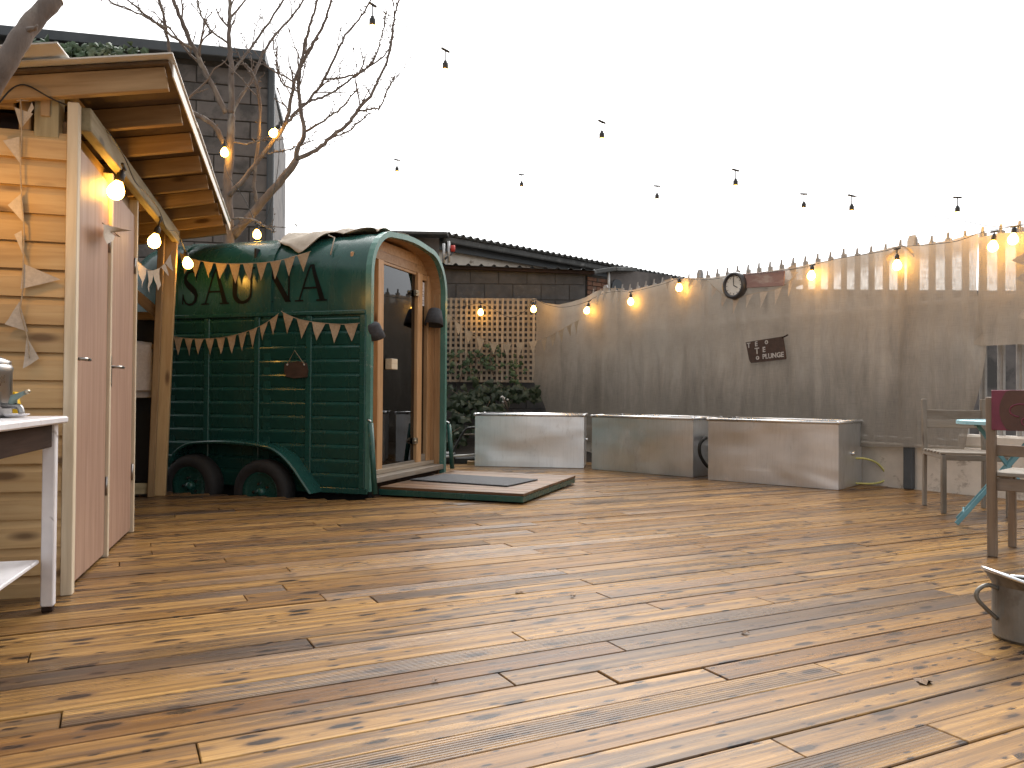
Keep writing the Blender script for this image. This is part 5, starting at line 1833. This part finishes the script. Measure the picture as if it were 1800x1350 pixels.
# ================================================================== CHAIRS, BISTRO TABLE
def leg4(root, a, b, w, mat):
    return bar('leg', a, b, w, w, (1, 0, 0), mat, root, .004)
ch = thing('folding_chair', 'weathered grey slatted chair facing the camera by the white wall', 'chair', (3.5, 6.25, 0))
bl_, br_ = Vector((3.397, 6.56, 0)), Vector((3.80, 6.42, 0))
fl_, fr_ = Vector((3.30, 6.09, 0)), Vector((3.70, 5.93, 0))
for b_, f_ in ((bl_, fl_), (br_, fr_)):
    out = (b_ - f_).normalized()
    leg4(ch, b_ , b_ + UP * .46 - out * .01, .03, m_oldwood)
    bar('back_post', b_ + UP * .45 - out * .01, b_ + UP * .875 + out * .02, .03, .035, (1, 0, 0), m_oldwood, ch, .004)
    leg4(ch, f_, f_ + UP * .445, .034, m_oldwood)
    bar('side_rail', f_ + UP * .435, b_ + UP * .445, .03, .04, UP, m_oldwood, ch, .003)
out = (bl_ - fl_).normalized()
for h, wv in ((.752, .07), (.672, .065)):
    bar('back_slat', bl_ + UP * h + out * .012, br_ + UP * h + out * .012, .015, wv, UP, m_oldwood, ch, .004)
for q in range(6):
    a = fl_.lerp(bl_, (q + .3) / 6.2)
    b = fr_.lerp(br_, (q + .3) / 6.2)
    dx = (b - a).normalized() * .02
    bar('seat_slat', a - dx + UP * .463, b + dx + UP * .463, .066, .016, UP, m_oldwood, ch, .003)
bar('front_rail', fl_ + UP * .43, fr_ + UP * .43, .025, .04, UP, m_oldwood, ch, .003)

c2 = thing('folding_chair', 'brown wooden chair seen from behind with a magenta painted back panel', 'chair', (2.9, 4.6, 0))
p0 = G(1745, 978)
xr, yr = Vector((.70, -.714, 0)).normalized(), Vector((.714, .70, 0)).normalized()
wch = .42
m_ch2 = wood('brown_chair_wood', (.27, .195, .13), (.20, .142, .094), (.12, .08, .05), .6, .3, grey=(.22, .18, .145))
for q in (0, 1):
    b_ = p0 + xr * (wch * q)
    bar('back_post', b_, b_ + UP * .89 - yr * .03, .04, .046, xr, m_ch2, c2, .004)
    bar('leg', b_ + yr * .40, b_ + yr * .40 + UP * .44, .035, .04, xr, m_ch2, c2, .004)
    bar('side_rail', b_ + UP * .425, b_ + yr * .41 + UP * .425, .022, .05, UP, m_ch2, c2, .003)
bar('back_rail', p0 + UP * .595 + xr * .015, p0 + xr * (wch - .015) + UP * .590, .02, .062, UP, m_ch2, c2, .004)
bar('seat_rail', p0 + UP * .405 + xr * .018, p0 + xr * (wch - .018) + UP * .405, .022, .07, UP, m_ch2, c2, .004)
for q in range(6):
    y = .01 + q * .072
    bar('seat_slat', p0 + yr * y + UP * .462 - xr * (-.024 if q == 0 else .0), p0 + yr * y + xr * (wch - (.024 if q == 0 else 0)) + UP * .462, .06, .022, UP, m_oldwood, c2, .003)
pc = p0 + xr * .01 + UP * .818 - yr * .055
pn = link('back_panel', box_mesh(.40, .014, .222, m_pink, .003), m_pink, c2, frame(pc + xr * .20, xr, UP))
disc = [(.175 * math.cos(a), .175 * math.sin(a)) for a in np.linspace(0, 2 * math.pi, 40, endpoint=False)]
disc = [(x, max(-.109, min(.109, y))) for x, y in disc]
dd_ = mk('printed_disc', *poly_prism(disc, pc + xr * .215 - yr * .0085, xr, UP, .003), m_panelbrown, pn)
for k, (ox, oz, r0) in enumerate(((-.06, .0, .05), (.05, .02, .06), (-.02, -.06, .035))):
    tube('printed_swirl', [pc + xr * (.20 + ox + r0 * math.cos(a)) + UP * (oz + r0 * .7 * math.sin(a)) - yr * .0105 for a in np.linspace(0, 4.6, 16)], .004, m_pink, pn, 5)

bt_ = thing('bistro_table', 'round light blue metal bistro table with crossed folding legs', 'table', (3.42, 5.5, 0))
tc = Vector((3.42, 5.52, 0)); TH = .715
mk('table_top', *lathe_vf([(.0001, TH - .004), (.292, TH - .004), (.30, TH - .012), (.30, TH + .012), (.294, TH + .016), (.0001, TH + .016)], 48), m_bluetop, bt_, Matrix.Translation(tc), False)
fa_, fb_ = G(1681, 924), G(1727, 916)
for k in (0, 1):
    off = Vector((.13, .22, 0)) * k
    a = Vector((fa_.x, fa_.y, .012)) + off * 1.0
    top_a = tc + Vector((.20, -.10, TH - .02)) + off * .6
    bar('leg', a, top_a, .03, .012, Vector((-.4, -1, .2)), m_blue, bt_, .003)
    b2 = Vector((fa_.x + .62, fa_.y - .06, .012)) + off
    top_b = tc + Vector((-.22, -.05, TH - .02)) + off * .6
    bar('leg', b2, top_b, .03, .012, Vector((.4, -1, .2)), m_blue, bt_, .003)
bar('cross_bar', Vector((fa_.x + .05, fa_.y, .09)), Vector((fa_.x + .18, fa_.y + .23, .09)), .012, .02, UP, m_blue, bt_, .003)
bar('cross_bar', Vector((fa_.x + .58, fa_.y - .05, .09)), Vector((fa_.x + .71, fa_.y + .18, .09)), .012, .02, UP, m_blue, bt_, .003)
bar('top_bar', tc + Vector((-.24, -.06, TH - .015)), tc + Vector((-.15, .1, TH - .015)), .02, .018, UP, m_blue, bt_, .003)

# ================================================================== GALVANISED JUG
jb = G(1763, 1128)
jc = jb + Vector((.128, .03, 0)); jc.z = 0
jg = thing('metal_jug', 'old galvanised watering jug with a curved handle at the right edge', 'jug', jc)
m_jug = blotch('old_galvanised', (.15, .14, .125), (.28, .27, .245), 6, .5, .3, metallic=.7, c3=(.12, .1, .08), s3=4, t3=.58)
v, f = [], []
seg = 48
for (r, z, sl) in ((.118, 0, 0), (.128, .012, 0), (.130, .10, 0), (.130, .20, .0), (.126, .198, 0), (.124, .02, 0)):
    for k in range(seg):
        a = 2 * math.pi * k / seg
        v.append((r * math.cos(a), r * math.sin(a), z))
for i in range(5):
    for k in range(seg):
        l = (k + 1) % seg
        f.append((i * seg + k, i * seg + l, i * seg + seg + l, i * seg + seg + k))
f += [tuple(range(seg - 1, -1, -1)), tuple(range(5 * seg, 6 * seg))]
mk('body', v, f, m_jug, jg, Matrix.Translation(jc), False)
# slanting collar, higher on the handle side
hv, hf = [], []
for ring in range(2):
    for k in range(seg + 1):
        a = math.pi * .5 + math.pi * k / seg           # the half facing -x
        if ring == 0:
            hv.append(Vector((.131 * math.cos(a), .131 * math.sin(a), .198)))
        else:
            x = .165 * math.cos(a)
            hv.append(Vector((x, .140 * math.sin(a), .200 + .055 * max(0, -math.cos(a)) ** 1.1)))
for k in range(seg):
    hf.append((k, k + 1, seg + 2 + k, seg + 1 + k))
cvr = mk('collar', hv, hf, m_jug, jg, Matrix.Translation(jc), True)
rim = [jc + Vector((.165 * math.cos(a), .140 * math.sin(a), .200 + .055 * max(0, -math.cos(a)) ** 1.1)) for a in np.linspace(math.pi * .5, math.pi * 1.5, 24)]
tube('rolled_rim', rim, .007, m_galvrim, jg, 8)
rim2 = [jc + Vector((.130 * math.cos(a), .130 * math.sin(a), .200)) for a in np.linspace(-math.pi * .5, math.pi * .5, 24)]
tube('rolled_rim', rim2, .007, m_galvrim, jg, 8)
hx = Vector((-1, .0, 0))
tube('handle', smooth_path([jc + hx * .129 + UP * .185, jc + hx * .165 + UP * .198, jc + hx * .20 + UP * .18, jc + hx * .205 + UP * .150, jc + hx * .175 + UP * .115, jc + hx * .131 + UP * .075], 5), [.008] * 26, m_jug, jg, 8)

# fallen leaves on the boards
for k, (x, y, s) in enumerate(((907, 1040, .045), (1632, 1201, .05), (1156, 846, .04), (1305, 1112, .03), (1140, 853, .03), (1008, 1048, .025), (760, 1196, .022))):
    p = G(x, y, .004)
    vv, ff = leaf_vf(p, Vector((math.cos(k * 2.1), math.sin(k * 2.1), 0)), UP, s)
    vv = [q + UP * (.006 + .004 * math.sin(i * 1.7 + k)) for i, q in enumerate(vv)]
    nm = ['by the ramp side of mid deck', 'beside the jug', 'in front of the left trough, larger one', 'in the middle of the right deck boards', 'in front of the left trough, smaller one', 'right of the deck centre', 'in the lower centre of the deck'][k]
    tag(mk('fallen_leaf', vv, ff, m_leafdry), 'dry brown fallen leaf ' + nm, 'leaf', 'fallen leaves on the deck')
